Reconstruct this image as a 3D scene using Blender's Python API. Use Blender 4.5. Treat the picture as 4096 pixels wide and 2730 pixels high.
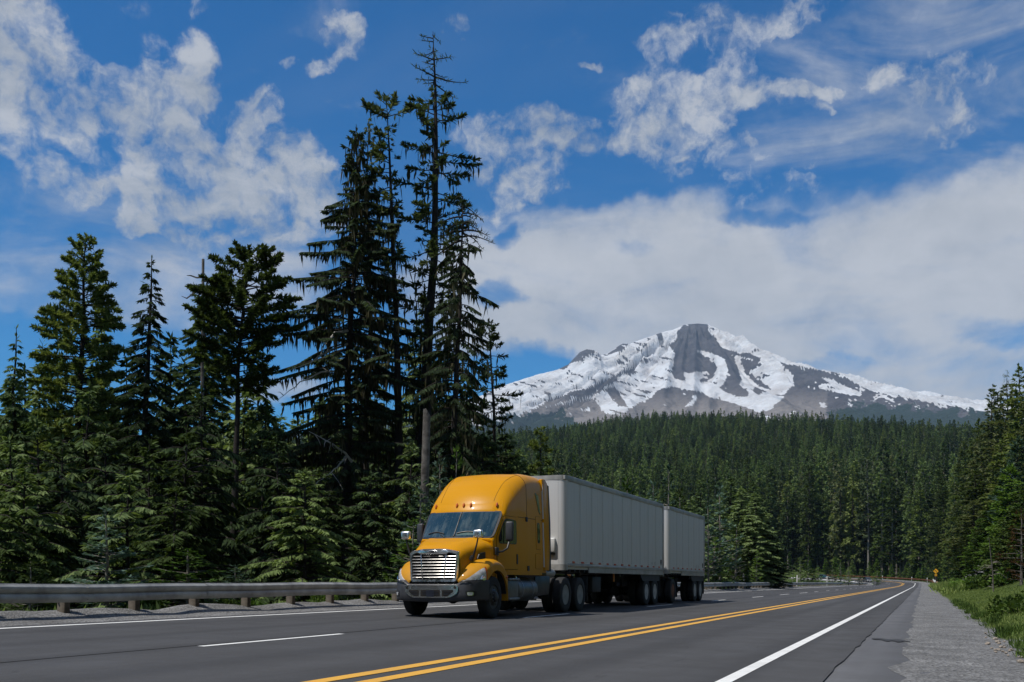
import bpy, bmesh, math, random, os
import numpy as np
from mathutils import Vector, Matrix, noise as mnoise

for o in list(bpy.data.objects):
    bpy.data.objects.remove(o)
SC = bpy.context.scene
COL = SC.collection
rad = math.radians

# ------------------------------------------------------------------ camera
H0 = 1.13                                   # eye height over the road plane
FPX = 2287.6                                # focal length, in pixels of a 2353 px wide view
CXD, HYD = 1176.5, 1338.5                   # centre column and horizon row of that view
cam_d = bpy.data.cameras.new('camera'); cam = bpy.data.objects.new('camera', cam_d); COL.objects.link(cam)
cam.location = (0, 0, H0); cam.rotation_euler = (rad(90), 0, 0)
cam_d.sensor_width = 36; cam_d.lens = 35; cam_d.shift_y = 965/4096
cam_d.clip_start = 0.1; cam_d.clip_end = 60000
SC.camera = cam

# ------------------------------------------------------------------ exposure
SC.view_settings.view_transform = 'Standard'; SC.view_settings.look = 'None'
SC.view_settings.gamma = 1.0; SC.view_settings.use_curve_mapping = False
SC.view_settings.exposure = 0.35
SC.render.engine = 'CYCLES'
SC.cycles.max_bounces = 6; SC.cycles.diffuse_bounces = 3; SC.cycles.glossy_bounces = 3
SC.cycles.transmission_bounces = 4; SC.cycles.volume_bounces = 0; SC.cycles.transparent_max_bounces = 8
SC.cycles.use_denoising = True
SC.cycles.caustics_reflective = False; SC.cycles.caustics_refractive = False

# ------------------------------------------------------------------ sun
SUNV = Vector((-.452, -.257, 1.0)).normalized()
SUN_EL = math.asin(SUNV.z); SUN_AZ = math.atan2(SUNV.x, SUNV.y) % (2*math.pi)
sl = bpy.data.lights.new('sun', 'SUN'); sl.energy = 3.4; sl.angle = rad(0.53); sl.color = (1.0, .95, .87)
sun = bpy.data.objects.new('sun', sl); COL.objects.link(sun)
sun.rotation_euler = SUNV.to_track_quat('Z', 'Y').to_euler(); sun.location = (-60, -40, 120)

# ------------------------------------------------------------------ node helpers
class NT:
    def __init__(s, tree): s.t = tree; s.n = tree.nodes; s.l = tree.links
    def new(s, typ, **kw):
        n = s.n.new(typ)
        for k, v in kw.items(): setattr(n, k, v)
        return n
    def link(s, a, b): s.l.new(a, b)
    def sock(s, v, inp):
        if hasattr(v, 'is_output'): s.l.new(v, inp)
        else: inp.default_value = v
    def math(s, op, a, b=0.0, clamp=False):
        n = s.new('ShaderNodeMath', operation=op); n.use_clamp = clamp
        s.sock(a, n.inputs[0]); s.sock(b, n.inputs[1]); return n.outputs[0]
    def mapr(s, v, a, b, c=0.0, d=1.0, smooth=False):
        n = s.new('ShaderNodeMapRange'); n.interpolation_type = 'SMOOTHSTEP' if smooth else 'LINEAR'
        s.sock(v, n.inputs[0])
        for i, x in enumerate((a, b, c, d)): s.sock(x, n.inputs[1+i])
        return n.outputs[0]
    def noise(s, vec, scale, detail=4, rough=.55, dist=0.0, lac=2.0):
        n = s.new('ShaderNodeTexNoise'); s.l.new(vec, n.inputs['Vector'])
        n.inputs['Scale'].default_value = scale; n.inputs['Detail'].default_value = detail
        n.inputs['Roughness'].default_value = rough; n.inputs['Distortion'].default_value = dist
        n.inputs['Lacunarity'].default_value = lac
        return n.outputs['Fac']
    def mix(s, f, a, b, typ='MIX'):
        n = s.new('ShaderNodeMix', data_type='RGBA', blend_type=typ)
        s.sock(f, n.inputs[0]); s.sock(a, n.inputs[6]); s.sock(b, n.inputs[7]); return n.outputs[2]
    def ramp(s, f, stops):
        n = s.new('ShaderNodeValToRGB'); s.l.new(f, n.inputs[0])
        e = n.color_ramp.elements
        while len(e) < len(stops): e.new(.5)
        for i, (p, c) in enumerate(stops): e[i].position = p; e[i].color = c if len(c) == 4 else (*c, 1)
        return n.outputs[0]
    def mapping(s, vec, loc=(0,0,0), rot=(0,0,0), sc=(1,1,1), typ='POINT'):
        n = s.new('ShaderNodeMapping', vector_type=typ); s.l.new(vec, n.inputs[0])
        n.inputs[1].default_value = loc; n.inputs[2].default_value = rot; n.inputs[3].default_value = sc
        return n.outputs[0]

def col(r, g, b): return (r, g, b, 1)

# ------------------------------------------------------------------ sky
def dsp_dir(px, py):
    """azimuth and elevation of a point of the 2353 px wide view"""
    return math.atan((px-CXD)/FPX), math.atan((HYD-py)/math.hypot(FPX, px-CXD))
W = bpy.data.worlds.new('World'); SC.world = W; W.use_nodes = True
w = NT(W.node_tree); w.n.clear()
out = w.new('ShaderNodeOutputWorld'); bg = w.new('ShaderNodeBackground'); w.link(bg.outputs[0], out.inputs[0])
SKY_STRENGTH = 0.10
bg.inputs[1].default_value = SKY_STRENGTH
tc = w.new('ShaderNodeTexCoord'); D = tc.outputs['Generated']
sky = w.new('ShaderNodeTexSky', sky_type='NISHITA'); sky.sun_disc = False
sky.sun_elevation = SUN_EL; sky.sun_rotation = SUN_AZ; sky.altitude = 1400
sky.air_density = 0.8; sky.dust_density = 0.15; sky.ozone_density = 3.5
hs = w.new('ShaderNodeHueSaturation'); w.link(sky.outputs[0], hs.inputs['Color'])
hs.inputs['Saturation'].default_value = 1.36; hs.inputs['Value'].default_value = 0.84
polar = w.mix(1.0, hs.outputs[0], col(.13, 1.22, 1.24), 'MULTIPLY')      # the deep azure of thin mountain air
sep = w.new('ShaderNodeSeparateXYZ'); w.link(D, sep.inputs[0])
az = w.math('ARCTAN2', sep.outputs[0], sep.outputs[1]); el = w.math('ARCSINE', sep.outputs[2])
cmb = w.new('ShaderNodeCombineXYZ'); w.link(az, cmb.inputs[0]); w.link(el, cmb.inputs[1])
AE = cmb.outputs[0]
# cloud layer coordinates: direction projected on a high plane, so clouds shrink towards the horizon
zden = w.math('ADD', w.math('MAXIMUM', sep.outputs[2], 0.0), 0.22)
pc = w.new('ShaderNodeCombineXYZ')
w.link(w.math('DIVIDE', sep.outputs[0], zden), pc.inputs[0]); w.link(w.math('DIVIDE', sep.outputs[1], zden), pc.inputs[1])
PL = pc.outputs[0]

wq = w.new('ShaderNodeTexNoise'); w.link(AE, wq.inputs['Vector']); wq.inputs['Scale'].default_value = 16; wq.inputs['Detail'].default_value = 5; wq.inputs['Roughness'].default_value = .6
wv_ = w.new('ShaderNodeVectorMath', operation='MULTIPLY_ADD'); w.link(wq.outputs['Color'], wv_.inputs[0]); wv_.inputs[1].default_value = (.065, .05, 0); w.link(AE, wv_.inputs[2])
AEW = wv_.outputs[0]
sepw = w.new('ShaderNodeSeparateXYZ'); w.link(AEW, sepw.inputs[0])
AE1 = w.new('ShaderNodeCombineXYZ'); w.link(w.math('SUBTRACT', sepw.outputs[0], .0325), AE1.inputs[0]); w.link(w.math('SUBTRACT', sepw.outputs[1], .025), AE1.inputs[1]); AE1.inputs[2].default_value = 1
def blobs(lst):
    acc = 0.0
    for (px, py, rx, ry, rot, wt) in sorted(lst, key=lambda q: q[5]):    # each patch of cloud lifts what is there towards its own cover
        a, e = dsp_dir(px, py); c, s = math.cos(rad(rot)), math.sin(rad(rot)); rx /= FPX; ry /= FPX/.86
        uv = []
        for (k0, k1) in ((c/rx, -s/rx), (s/ry, c/ry)):
            d = w.new('ShaderNodeVectorMath', operation='DOT_PRODUCT'); w.link(AE1.outputs[0], d.inputs[0]); d.inputs[1].default_value = (k0, k1, -(a*k0+e*k1)); uv.append(d.outputs['Value'])
        m = w.new('ShaderNodeMath', operation='MULTIPLY_ADD'); w.link(uv[0], m.inputs[0]); w.link(uv[0], m.inputs[1]); w.link(w.math('MULTIPLY', uv[1], uv[1]), m.inputs[2])
        acc = w.mapr(m.outputs[0], 1.9, 0.0, acc, wt, smooth=True)
    return acc
PUFF = [(30,90,120,150,0,.9),(20,210,110,120,0,.95),(130,200,110,110,0,.7),(190,330,150,120,-35,.8),(185,165,60,60,0,.55),
        (330,290,140,120,-30,.85),(425,300,80,190,12,.95),(395,150,70,60,30,.7),(445,190,50,80,0,.7),(590,250,60,60,0,.95),(540,300,80,50,20,.5),(440,420,210,110,-15,1.0),
        (250,420,150,60,-20,.55),(560,440,120,90,30,.85),(660,360,110,80,40,.75),(720,430,110,90,45,1.0),(640,520,90,100,40,.95),(430,535,150,60,10,.8),(300,500,90,50,0,.45),
        (785,85,48,60,-40,.8),(765,55,40,30,0,.5),(732,157,36,22,-20,.8),(657,160,30,18,0,.7),(690,135,50,14,-10,.4),(950,75,55,22,20,.45),(1040,50,40,50,-30,.5),(328,108,34,34,40,.5),
        (462,10,34,40,0,.5),(1342,150,32,14,0,.95),(1290,140,26,12,0,.4),(300,20,50,30,0,.3),
        (1290,300,110,50,8,.85),(1190,330,120,70,10,.6),(1200,400,120,70,30,.75),(1110,330,80,50,0,.55),(1090,440,110,90,0,.6),(1230,460,80,50,0,.45),
        (1600,225,150,70,-8,.9),(1500,215,110,50,0,.95),(1680,180,70,70,0,.8),(1560,300,180,80,0,.75),(1690,260,120,80,0,.7),(1830,222,110,22,6,.8),(1620,370,160,60,10,.55),(1700,350,100,50,0,.5),
        (1530,150,50,60,-50,.6),(1500,95,90,30,10,.5),(1700,50,170,60,-6,.7),(1840,30,100,40,-6,.65),(1620,20,120,40,0,.4),(1960,100,120,26,22,.45),(2090,190,110,40,14,.65),(2230,150,130,40,28,.65),(2140,230,90,40,25,.6),(2180,290,80,50,10,.75),(1880,258,40,12,8,.7),
        (1960,340,60,14,22,.6),(1850,385,40,14,10,.55),(1830,420,70,16,10,.45),(1780,455,150,40,0,.45),(1450,250,40,40,0,.5),(1420,290,60,30,0,.5),(1480,320,60,30,0,.5)]
SHEET = [(1750,640,600,170,0,1.15),(1420,660,360,160,0,1.15),(1250,590,220,110,0,1.0),(1500,490,150,60,-8,.9),(2250,540,340,140,-8,1.1),(2330,480,160,90,0,1.0),
         (1190,780,170,62,0,.92),(1120,720,120,60,0,.6),(1330,770,300,75,0,1.05),(1650,740,420,80,0,1.15),(2090,750,380,130,0,1.0),(1960,820,260,60,0,.7),(1480,800,160,50,0,.95),(2150,860,330,60,0,.75),(2220,900,200,40,0,.85),(1900,800,200,50,0,.8),
         (2150,140,420,190,16,.50),(150,600,420,110,0,.50),(100,480,260,70,0,.46),(640,650,120,60,0,.65),(360,700,340,60,0,.42),(640,900,110,34,0,.8),(1010,640,150,110,0,.62),(1900,330,300,120,20,.34),(30,900,120,60,0,.5)]
HOLES = [(1152,546,34,24,-20,.9),(1140,680,60,36,0,1.0),(1210,830,120,34,0,.8),(2270,765,110,36,10,.5),(1890,850,80,26,0,.45),(640,760,60,70,0,.5),(1100,930,60,60,0,.6),(1760,500,120,20,6,.5),(1460,560,50,16,0,.3)]
GAPS = [(250,345,60,44,-40,.7),(575,385,44,34,-20,.7),(360,230,44,60,0,.5),(500,290,24,50,0,.5),(260,480,70,20,-20,.4),(1750,290,50,40,0,.6),(1610,120,90,40,0,.4),(90,60,40,30,0,.4)]
front = w.mapr(sep.outputs[1], -.25, .25, 0, 1, smooth=True)
n1 = w.noise(w.mapping(AEW, sc=(1, 1.1, 1)), 19, 9, .63, .15)
n1b = w.noise(w.mapping(AE, loc=(2.2, 4.1, 0)), 58, 6, .6, .3)
n2 = w.noise(w.mapping(AE, loc=(3.1, 1.7, 0), rot=(0, 0, rad(12)), sc=(1.0, 2.8, 1)), 5.5, 7, .6, .5)
n3_ = w.noise(w.mapping(PL, loc=(5, 2, 0)), 1.6, 6, .58, .4)
gen = w.mapr(n3_, .40, .62, 0, .95, smooth=True)                       # the same broken cloud all round, outside the view too
pb = w.math('MULTIPLY', w.math('SUBTRACT', blobs(PUFF), w.math('MULTIPLY', blobs(GAPS), .55)), front); sb = w.math('MULTIPLY', blobs(SHEET), front); hb = blobs(HOLES)
amp = w.math('ADD', w.math('MULTIPLY', w.math('SUBTRACT', n1, .5), 2.7), w.math('MULTIPLY', w.math('SUBTRACT', n1b, .5), 1.15))
lit = w.math('MULTIPLY', w.mapr(pb, .05, .4, 0, 1), amp)
m1 = w.mapr(w.math('ADD', pb, lit), .34, 1.22, 0, 1, smooth=True)
amp2 = w.math('MULTIPLY', w.math('SUBTRACT', n2, .5), 1.9)
sh = w.math('SUBTRACT', w.math('ADD', sb, amp2), w.math('MULTIPLY', hb, .7))
sh = w.math('ADD', sh, w.math('MULTIPLY', amp, .13))
m2 = w.mapr(sh, .12, 1.15, 0, .97, smooth=True)
back = w.math('MULTIPLY', gen, w.math('SUBTRACT', 1, w.mapr(sep.outputs[1], .1, .6, 0, 1, smooth=True)))
# a little thin high veil everywhere
veil = w.mapr(w.noise(w.mapping(PL, rot=(0, 0, .4), sc=(1, 2.5, 1)), .9, 5, .6, .6), .52, .85, 0, .14)
mask = w.math('MAXIMUM', w.math('MAXIMUM', w.math('MULTIPLY', m1, .93), m2), w.math('MAXIMUM', back, veil), clamp=True)
# cloud brightness varies with its own thickness
th = w.noise(w.mapping(AE, loc=(8.2, 3.3, 0), sc=(1, 2.4, 1)), 6, 6, .62, .4)
th2 = w.math('ADD', w.math('MULTIPLY', th, .6), w.math('MULTIPLY', n1, .4))
CLOUD_LO, CLOUD_HI = col(2.35, 2.65, 3.1), col(4.3, 4.45, 4.75)
cc = w.mix(w.mapr(th2, .38, .60), CLOUD_LO, CLOUD_HI)
cc = w.mix(w.math('MULTIPLY', m2, .55), cc, col(4.9, 5.0, 5.25))
w.link(w.mix(mask, polar, cc), bg.inputs[0])

# ------------------------------------------------------------------ object helpers
def link(name, me, parent=None):
    o = bpy.data.objects.new(name, me); COL.objects.link(o)
    if parent is not None: o.parent = parent
    return o
def tag(o, label=None, cat=None, group=None, kind=None):
    if label: o['label'] = label
    if cat: o['category'] = cat
    if group: o['group'] = group
    if kind: o['kind'] = kind
    return o
def thing(name, loc, rz=0, label=None, cat=None, group=None):
    o = link(name, None); o.location = loc; o.rotation_euler = (0, 0, rz); o.empty_display_size = .3
    return tag(o, label, cat, group)
def fast_mesh(name, V, F, mats=(), smooth=False, mi=None, angle=None):
    """V (n,3) array, F list of faces or (m,k) array"""
    me = bpy.data.meshes.new(name)
    V = np.asarray(V, dtype=np.float32)
    if isinstance(F, np.ndarray):
        m, k = F.shape
        me.vertices.add(len(V)); me.vertices.foreach_set('co', V.ravel())
        me.loops.add(m*k); me.loops.foreach_set('vertex_index', F.astype(np.int32).ravel())
        me.polygons.add(m); me.polygons.foreach_set('loop_start', np.arange(0, m*k, k, dtype=np.int32))
        me.update(calc_edges=True)
    else:
        me.from_pydata(V.tolist(), [], F); me.update()
    for x in mats: me.materials.append(x)
    if mi is not None: me.polygons.foreach_set('material_index', np.asarray(mi, dtype=np.int32))
    if smooth:
        me.polygons.foreach_set('use_smooth', np.ones(len(me.polygons), dtype=bool))
        if angle: me.set_sharp_from_angle(angle=rad(angle))
    return me

class MB:
    """collects simple shapes and links them as ONE mesh object"""
    def __init__(s): s.V = []; s.F = []; s.M = []; s.cur = 0
    def add(s, V, F):
        b = len(s.V); s.V += [tuple(v) for v in V]
        for f in F: s.F.append(tuple(i+b for i in f)); s.M.append(s.cur)
        return s
    def box(s, x0, x1, y0, y1, z0, z1, M=None):
        V = [Vector((x, y, z)) for x in (x0, x1) for y in (y0, y1) for z in (z0, z1)]
        if M is not None: V = [M @ v for v in V]
        return s.add(V, [(0,1,3,2),(4,6,7,5),(0,4,5,1),(2,3,7,6),(0,2,6,4),(1,5,7,3)])
    def tube(s, pts, r, n=8, caps=True):
        pts = [Vector(p) for p in pts]; R = r if isinstance(r, (list, tuple)) else [r]*len(pts)
        V = []; up = None
        for i, p in enumerate(pts):
            t = (pts[min(i+1, len(pts)-1)] - pts[max(i-1, 0)]).normalized()
            if up is None: up = Vector((0,0,1)) if abs(t.z) < .9 else Vector((1,0,0))
            b = t.cross(up).normalized(); up = b.cross(t).normalized()
            for k in range(n):
                a = 2*math.pi*k/n; V.append(p + (b*math.cos(a) + up*math.sin(a))*R[i])
        F = []
        for i in range(len(pts)-1):
            for k in range(n):
                F.append((i*n+k, i*n+(k+1)%n, (i+1)*n+(k+1)%n, (i+1)*n+k))
        if caps: F.append(tuple(range(n))[::-1]); F.append(tuple((len(pts)-1)*n+k for k in range(n)))
        return s.add(V, F)
    def lathe(s, prof, axis='y', n=32, loc=(0,0,0), closed=False):
        """prof: (radius, along) pairs"""
        V = []; L = Vector(loc)
        for (r, h) in prof:
            for k in range(n):
                a = 2*math.pi*k/n; c, d = math.cos(a)*r, math.sin(a)*r
                V.append(L + (Vector((c, h, d)) if axis == 'y' else Vector((h, c, d)) if axis == 'x' else Vector((c, d, h))))
        F = []; m = len(prof)
        for i in range(m-1 if not closed else m):
            j = (i+1) % m
            for k in range(n): F.append((i*n+k, i*n+(k+1)%n, j*n+(k+1)%n, j*n+k))
        if not closed:
            if prof[0][0] > 1e-4: F.append(tuple(range(n)))
            if prof[-1][0] > 1e-4: F.append(tuple((m-1)*n+k for k in range(n))[::-1])
        return s.add(V, F)
    def grid(s, P, flip=False):
        """P: rows of points"""
        m, n = len(P), len(P[0]); V = [p for r in P for p in r]; F = []
        for i in range(m-1):
            for j in range(n-1):
                q = (i*n+j, i*n+j+1, (i+1)*n+j+1, (i+1)*n+j); F.append(q[::-1] if flip else q)
        return s.add(V, F)
    def prism(s, poly, fn, a, b):
        """poly: 2-D outline; fn(u, v, w) -> point; the outline is extruded from w=a to w=b"""
        n = len(poly)
        V = [fn(u, v, a) for u, v in poly] + [fn(u, v, b) for u, v in poly]
        F = [tuple(range(n))[::-1], tuple(range(n, 2*n))] + [(i, (i+1)%n, n+(i+1)%n, n+i) for i in range(n)]
        return s.add(V, F)
    def mesh(s, name, mats, smooth=False, angle=40):
        if not isinstance(mats, (list, tuple)): mats = [mats]
        me = fast_mesh(name, np.array([tuple(v) for v in s.V], dtype=np.float32), s.F, mats, False, s.M)
        bm = bmesh.new(); bm.from_mesh(me); bmesh.ops.recalc_face_normals(bm, faces=bm.faces); bm.to_mesh(me); bm.free()
        if smooth:
            me.polygons.foreach_set('use_smooth', np.ones(len(me.polygons), dtype=bool)); me.set_sharp_from_angle(angle=rad(angle))
        return me
    def build(s, name, mats, parent=None, smooth=False, angle=40, bevel=0, seg=2, merge=False):
        me = s.mesh(name, mats, smooth, angle)
        o = link(name, me, parent)
        if bevel:
            bm = bmesh.new(); bm.from_mesh(me)
            bmesh.ops.remove_doubles(bm, verts=bm.verts, dist=1e-5)
            es = [e for e in bm.edges if len(e.link_faces) == 2 and e.calc_face_angle(0) > rad(35)]
            bmesh.ops.bevel(bm, geom=es, offset=bevel, segments=seg, affect='EDGES', profile=.5, clamp_overlap=True)
            bm.to_mesh(me); bm.free()
            me.polygons.foreach_set('use_smooth', np.ones(len(me.polygons), dtype=bool)); me.set_sharp_from_angle(angle=rad(50))
        return o

# ------------------------------------------------------------------ materials
def mat(name, c, rough=.6, metal=0., var=0., vscale=3., bump=0., bscale=40., coat=0., c2=None, spec=.5, emit=None, coords='Object'):
    m = bpy.data.materials.new(name); m.use_nodes = True; t = NT(m.node_tree)
    p = t.n['Principled BSDF']
    p.inputs['Base Color'].default_value = col(*c); p.inputs['Roughness'].default_value = rough
    p.inputs['Metallic'].default_value = metal; p.inputs['Coat Weight'].default_value = coat; p.inputs['Coat Roughness'].default_value = .04
    p.inputs['Specular IOR Level'].default_value = spec
    if var or bump or c2: tcn = t.new('ShaderNodeTexCoord'); o = tcn.outputs[coords]
    if var or c2:
        nz = t.noise(o, vscale, 6, .6)
        b = c2 if c2 else tuple(min(1, x*(1+var)) for x in c); a = c if c2 else tuple(x*(1-var) for x in c)
        t.link(t.mix(t.mapr(nz, .35, .65), col(*a), col(*b)), p.inputs['Base Color'])
        t.link(t.mapr(nz, .3, .7, max(0, rough-.08), min(1, rough+.1)), p.inputs['Roughness'])
    if bump:
        bn = t.new('ShaderNodeBump'); bn.inputs['Strength'].default_value = bump; bn.inputs['Distance'].default_value = .02
        t.link(t.noise(o, bscale, 5, .65), bn.inputs['Height']); t.link(bn.outputs[0], p.inputs['Normal'])
    if emit: p.inputs['Emission Color'].default_value = col(*emit[0]); p.inputs['Emission Strength'].default_value = emit[1]
    return m

def foliage(name, dark, light, tip=None, trans=.3, nscale=.7):
    m = bpy.data.materials.new(name); m.use_nodes = True; t = NT(m.node_tree); t.n.clear()
    o = t.new('ShaderNodeOutputMaterial')
    g = t.new('ShaderNodeNewGeometry'); tcn = t.new('ShaderNodeTexCoord'); oi = t.new('ShaderNodeObjectInfo')
    nz = t.noise(tcn.outputs['Object'], nscale, 3, .6)
    f = t.math('ADD', t.math('MULTIPLY', g.outputs['Random Per Island'], .55), t.math('MULTIPLY', nz, .75))
    f = t.math('ADD', f, t.math('MULTIPLY', t.math('SUBTRACT', oi.outputs['Random'], .5), .85))
    c = t.ramp(t.mapr(f, .25, 1.0), [(0, dark), (.65, light), (1, tip or tuple(min(1, x*1.5) for x in light))])
    d = t.new('ShaderNodeBsdfDiffuse'); t.link(c, d.inputs[0])
    tr = t.new('ShaderNodeBsdfTranslucent'); t.link(t.mix(1.0, c, col(1.25, 1.3, .6), 'MULTIPLY'), tr.inputs[0])
    mx = t.new('ShaderNodeMixShader'); mx.inputs[0].default_value = trans
    t.link(d.outputs[0], mx.inputs[1]); t.link(tr.outputs[0], mx.inputs[2])
    t.link(mx.outputs[0], o.inputs[0])
    return m

M = {}
M['yellow'] = mat('yellow_paint', (.60, .268, .0015), .40, coat=.13, var=.05, vscale=1.6, spec=.12)
M['black'] = mat('black_plastic', (.016, .016, .018), .5, var=.2)
M['seam'] = mat('dark_seam', (.012, .010, .008), .9)
M['bumper'] = mat('grey_bumper_plastic', (.045, .046, .052), .48, var=.15, vscale=5, bump=.08, bscale=160)
M['chrome'] = mat('chrome', (.88, .87, .85), .28, 1.0, var=.04, vscale=6)
M['bar'] = mat('satin_chrome', (.46, .45, .435), .26, 1.0, var=.08)
M['bar2'] = mat('dull_chrome', (.62, .615, .61), .2, 1.0, var=.15, vscale=9)
M['steel'] = mat('brushed_tank_steel', (.16, .16, .155), .48, .6, var=.3, vscale=4)
M['glass'] = mat('dark_glass', (.012, .018, .022), .03, coat=1.0)
M['tyre'] = mat('tyre_rubber', (.018, .018, .019), .82, var=.35, vscale=7, bump=.25, bscale=60)
M['rim'] = mat('wheel_rim', (.24, .245, .255), .5, .4, var=.25, vscale=6)
M['rimw'] = mat('white_wheel_rim', (.40, .40, .40), .55, .1, var=.25, vscale=6)
M['rimd'] = mat('dark_wheel_rim', (.05, .05, .052), .5, .3, var=.3, vscale=6)
M['dark'] = mat('dark_chassis', (.02, .02, .022), .65, var=.4, vscale=5)
M['navy'] = mat('dark_blue_plastic', (.014, .017, .028), .4, var=.2)
M['white'] = mat('trailer_white', (.62, .62, .60), .42, var=.06, vscale=.9)
_t = NT(M['yellow'].node_tree); _p = _t.n['Principled BSDF']; _o = _t.new('ShaderNodeTexCoord').outputs['Object']     # road dust on the lower panels, insect specks in front
_sx = _t.new('ShaderNodeSeparateXYZ'); _t.link(_o, _sx.inputs[0])
_n = _t.noise(_o, 3.5, 6, .65); _st = _t.noise(_t.mapping(_o, sc=(7, 7, .8)), 1, 5, .6)
_low = _t.mapr(_t.math('ADD', _sx.outputs[2], _t.math('MULTIPLY', _n, .9)), 1.35, 2.1, .55, 0)
_f = _t.math('MULTIPLY', _low, _t.mapr(_n, .35, .65, .3, 1)); _f = _t.math('MAXIMUM', _f, _t.mapr(_st, .6, .8, 0, .16))
_sp = _t.mapr(_t.noise(_o, 55, 2, .5), .70, .76, 0, .6); _sp = _t.math('MULTIPLY', _sp, _t.mapr(_sx.outputs[0], -1.6, -.4, 0, 1))
_c = _t.mix(_f, col(.60, .268, .0015), col(.26, .155, .05)); _c = _t.mix(_sp, _c, col(.20, .12, .04))
_t.link(_c, _p.inputs['Base Color']); _t.link(_t.mapr(_f, 0, .5, .34, .62), _p.inputs['Roughness'])
_t = NT(M['white'].node_tree); _p = _t.n['Principled BSDF']; _o = _t.new('ShaderNodeTexCoord').outputs['Object']
_s = _t.noise(_t.mapping(_o, sc=(9, 9, .35)), 1, 5, .65); _b = _t.noise(_o, 2.2, 5, .6)
_c = _t.mix(_t.mapr(_s, .5, .78, 0, .45), col(.62, .628, .63), col(.38, .375, .36)); _c = _t.mix(_t.mapr(_b, .55, .8, 0, .3), _c, col(.42, .41, .39))
_t.link(_c, _p.inputs['Base Color'])
M['rail'] = mat('trailer_rail', (.38, .38, .37), .5, .2, var=.25, vscale=2)
M['amber'] = mat('amber_lens', (.55, .12, .01), .2, coat=.6)
M['red'] = mat('red_reflector', (.5, .045, .02), .35)
M['reflw'] = mat('white_reflector', (.7, .7, .7), .4)
M['orange'] = mat('orange_placard', (.75, .26, .03), .5, c2=(.55, .2, .05), vscale=20)
M['lens'] = mat('clear_lens', (.62, .62, .63), .12, .15, var=.25, vscale=14, coat=1)
M['bulb'] = mat('headlight_reflector', (.9, .9, .92), .06, 1.0)
M['bark'] = mat('bark', (.021, .0165, .014), .95, var=.5, vscale=7, bump=.9, bscale=14)
M['barkg'] = mat('grey_dead_wood', (.17, .155, .14), .9, c2=(.05, .042, .036), vscale=3.5, bump=.7, bscale=10)
M['barkw'] = mat('bleached_wood', (.42, .40, .37), .9, var=.2, vscale=8)
M['barkl'] = mat('pale_bark', (.20, .18, .155), .9, var=.3, vscale=6)
M['fir'] = foliage('fir_needles', (0.040, 0.055, 0.022), (0.109, 0.152, 0.052), (0.216, 0.253, 0.090))
M['hem'] = foliage('hemlock_needles', (0.031, 0.047, 0.024), (0.088, 0.133, 0.058), (0.186, 0.244, 0.101))
M['hemy'] = foliage('young_hemlock_needles', (0.032, 0.048, 0.018), (0.095, 0.139, 0.049), (0.197, 0.263, 0.097))
M['old'] = foliage('old_tree_needles', (0.032, 0.047, 0.027), (0.081, 0.112, 0.057), (0.168, 0.184, 0.095))
M['blue'] = foliage('bluish_fir_needles', (.030, .052, .040), (.075, .12, .095), (.13, .20, .16))
M['young'] = foliage('bright_fir_needles', (0.027, 0.053, 0.013), (0.075, 0.138, 0.033), (0.150, 0.237, 0.056))
M['brown'] = foliage('dead_brown_needles', (.045, .026, .014), (.10, .055, .03), (.14, .085, .05))
M['lichen'] = foliage('hanging_lichen', (.05, .046, .03), (.105, .095, .06), (.17, .155, .10), nscale=2)
M['shrub'] = foliage('shrub_leaves', (0.037, 0.062, 0.019), (0.094, 0.150, 0.040), (0.175, 0.237, 0.075))
M['grass'] = foliage('grass_blades', (0.084, 0.122, 0.034), (0.152, 0.210, 0.061), (0.244, 0.297, 0.099), nscale=.5)
M['galv'] = mat('galvanised_steel', (.34, .345, .335), .55, .22, var=.3, vscale=2.0)
M['rust'] = mat('rusted_steel', (.20, .075, .028), .85, c2=(.10, .035, .016), vscale=1.3)
M['wood'] = mat('weathered_post', (.13, .108, .082), .9, c2=(.07, .056, .044), vscale=6)
M['signy'] = mat('sign_yellow', (.78, .37, .006), .5)
M['signb'] = mat('sign_black', (.01, .01, .01), .6)
M['postw'] = mat('white_marker', (.75, .76, .76), .5)
M['postg'] = mat('grey_marker', (.36, .36, .33), .7)
# ------------------------------------------------------------------ lay of the land
TH = math.atan(1642/3982); S_, C_ = math.sin(TH), math.cos(TH)     # the road's bearing
KX = 0.0269                                                         # cross fall of the straight
A0, RC = 320.0, 105.0                                               # the straight ends here; radius of the left bend
def sstep(x, a, b):
    t = np.clip((x-a)/(b-a), 0, 1); return t*t*(3-2*t)
def road_long(a): return 1.0e-4*np.clip(np.asarray(a, dtype=float)-230, 0, 230)**2
def road_k(a): return KX + (-.03-KX)*sstep(np.asarray(a, dtype=float), 235, 330)
def road_xy(a, q):
    a = np.asarray(a, dtype=float); q = np.asarray(q, dtype=float)
    ph = np.clip(a-A0, 0, None)/RC; al = np.minimum(a, A0)
    t = al + (RC-q)*np.sin(ph); qq = RC-(RC-q)*np.cos(ph)
    return t*S_-qq*C_, t*C_+qq*S_
def road_pt(a, q, dz=0.0):
    x, y = road_xy(a, q)
    return x, y, road_long(a)+road_k(a)*np.asarray(q, dtype=float)+dz
def road_inv(x, y):
    x = np.asarray(x, dtype=float); y = np.asarray(y, dtype=float)
    t = x*S_+y*C_; q = -x*C_+y*S_
    dx, dq = t-A0, RC-q
    r = np.hypot(dx, dq); ph = np.arctan2(dx, dq)
    bend = (t > A0)
    ph = np.clip(np.where(bend, ph, 0), 0, 1.9)
    return np.where(bend, A0+RC*ph, t), np.where(bend, RC-r, q)
HY = np.array([0, 380, 430, 520, 650, 850, 1100, 1400, 1700, 2000, 2200, 2500, 3200, 4500, 9000, 40000.])
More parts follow.
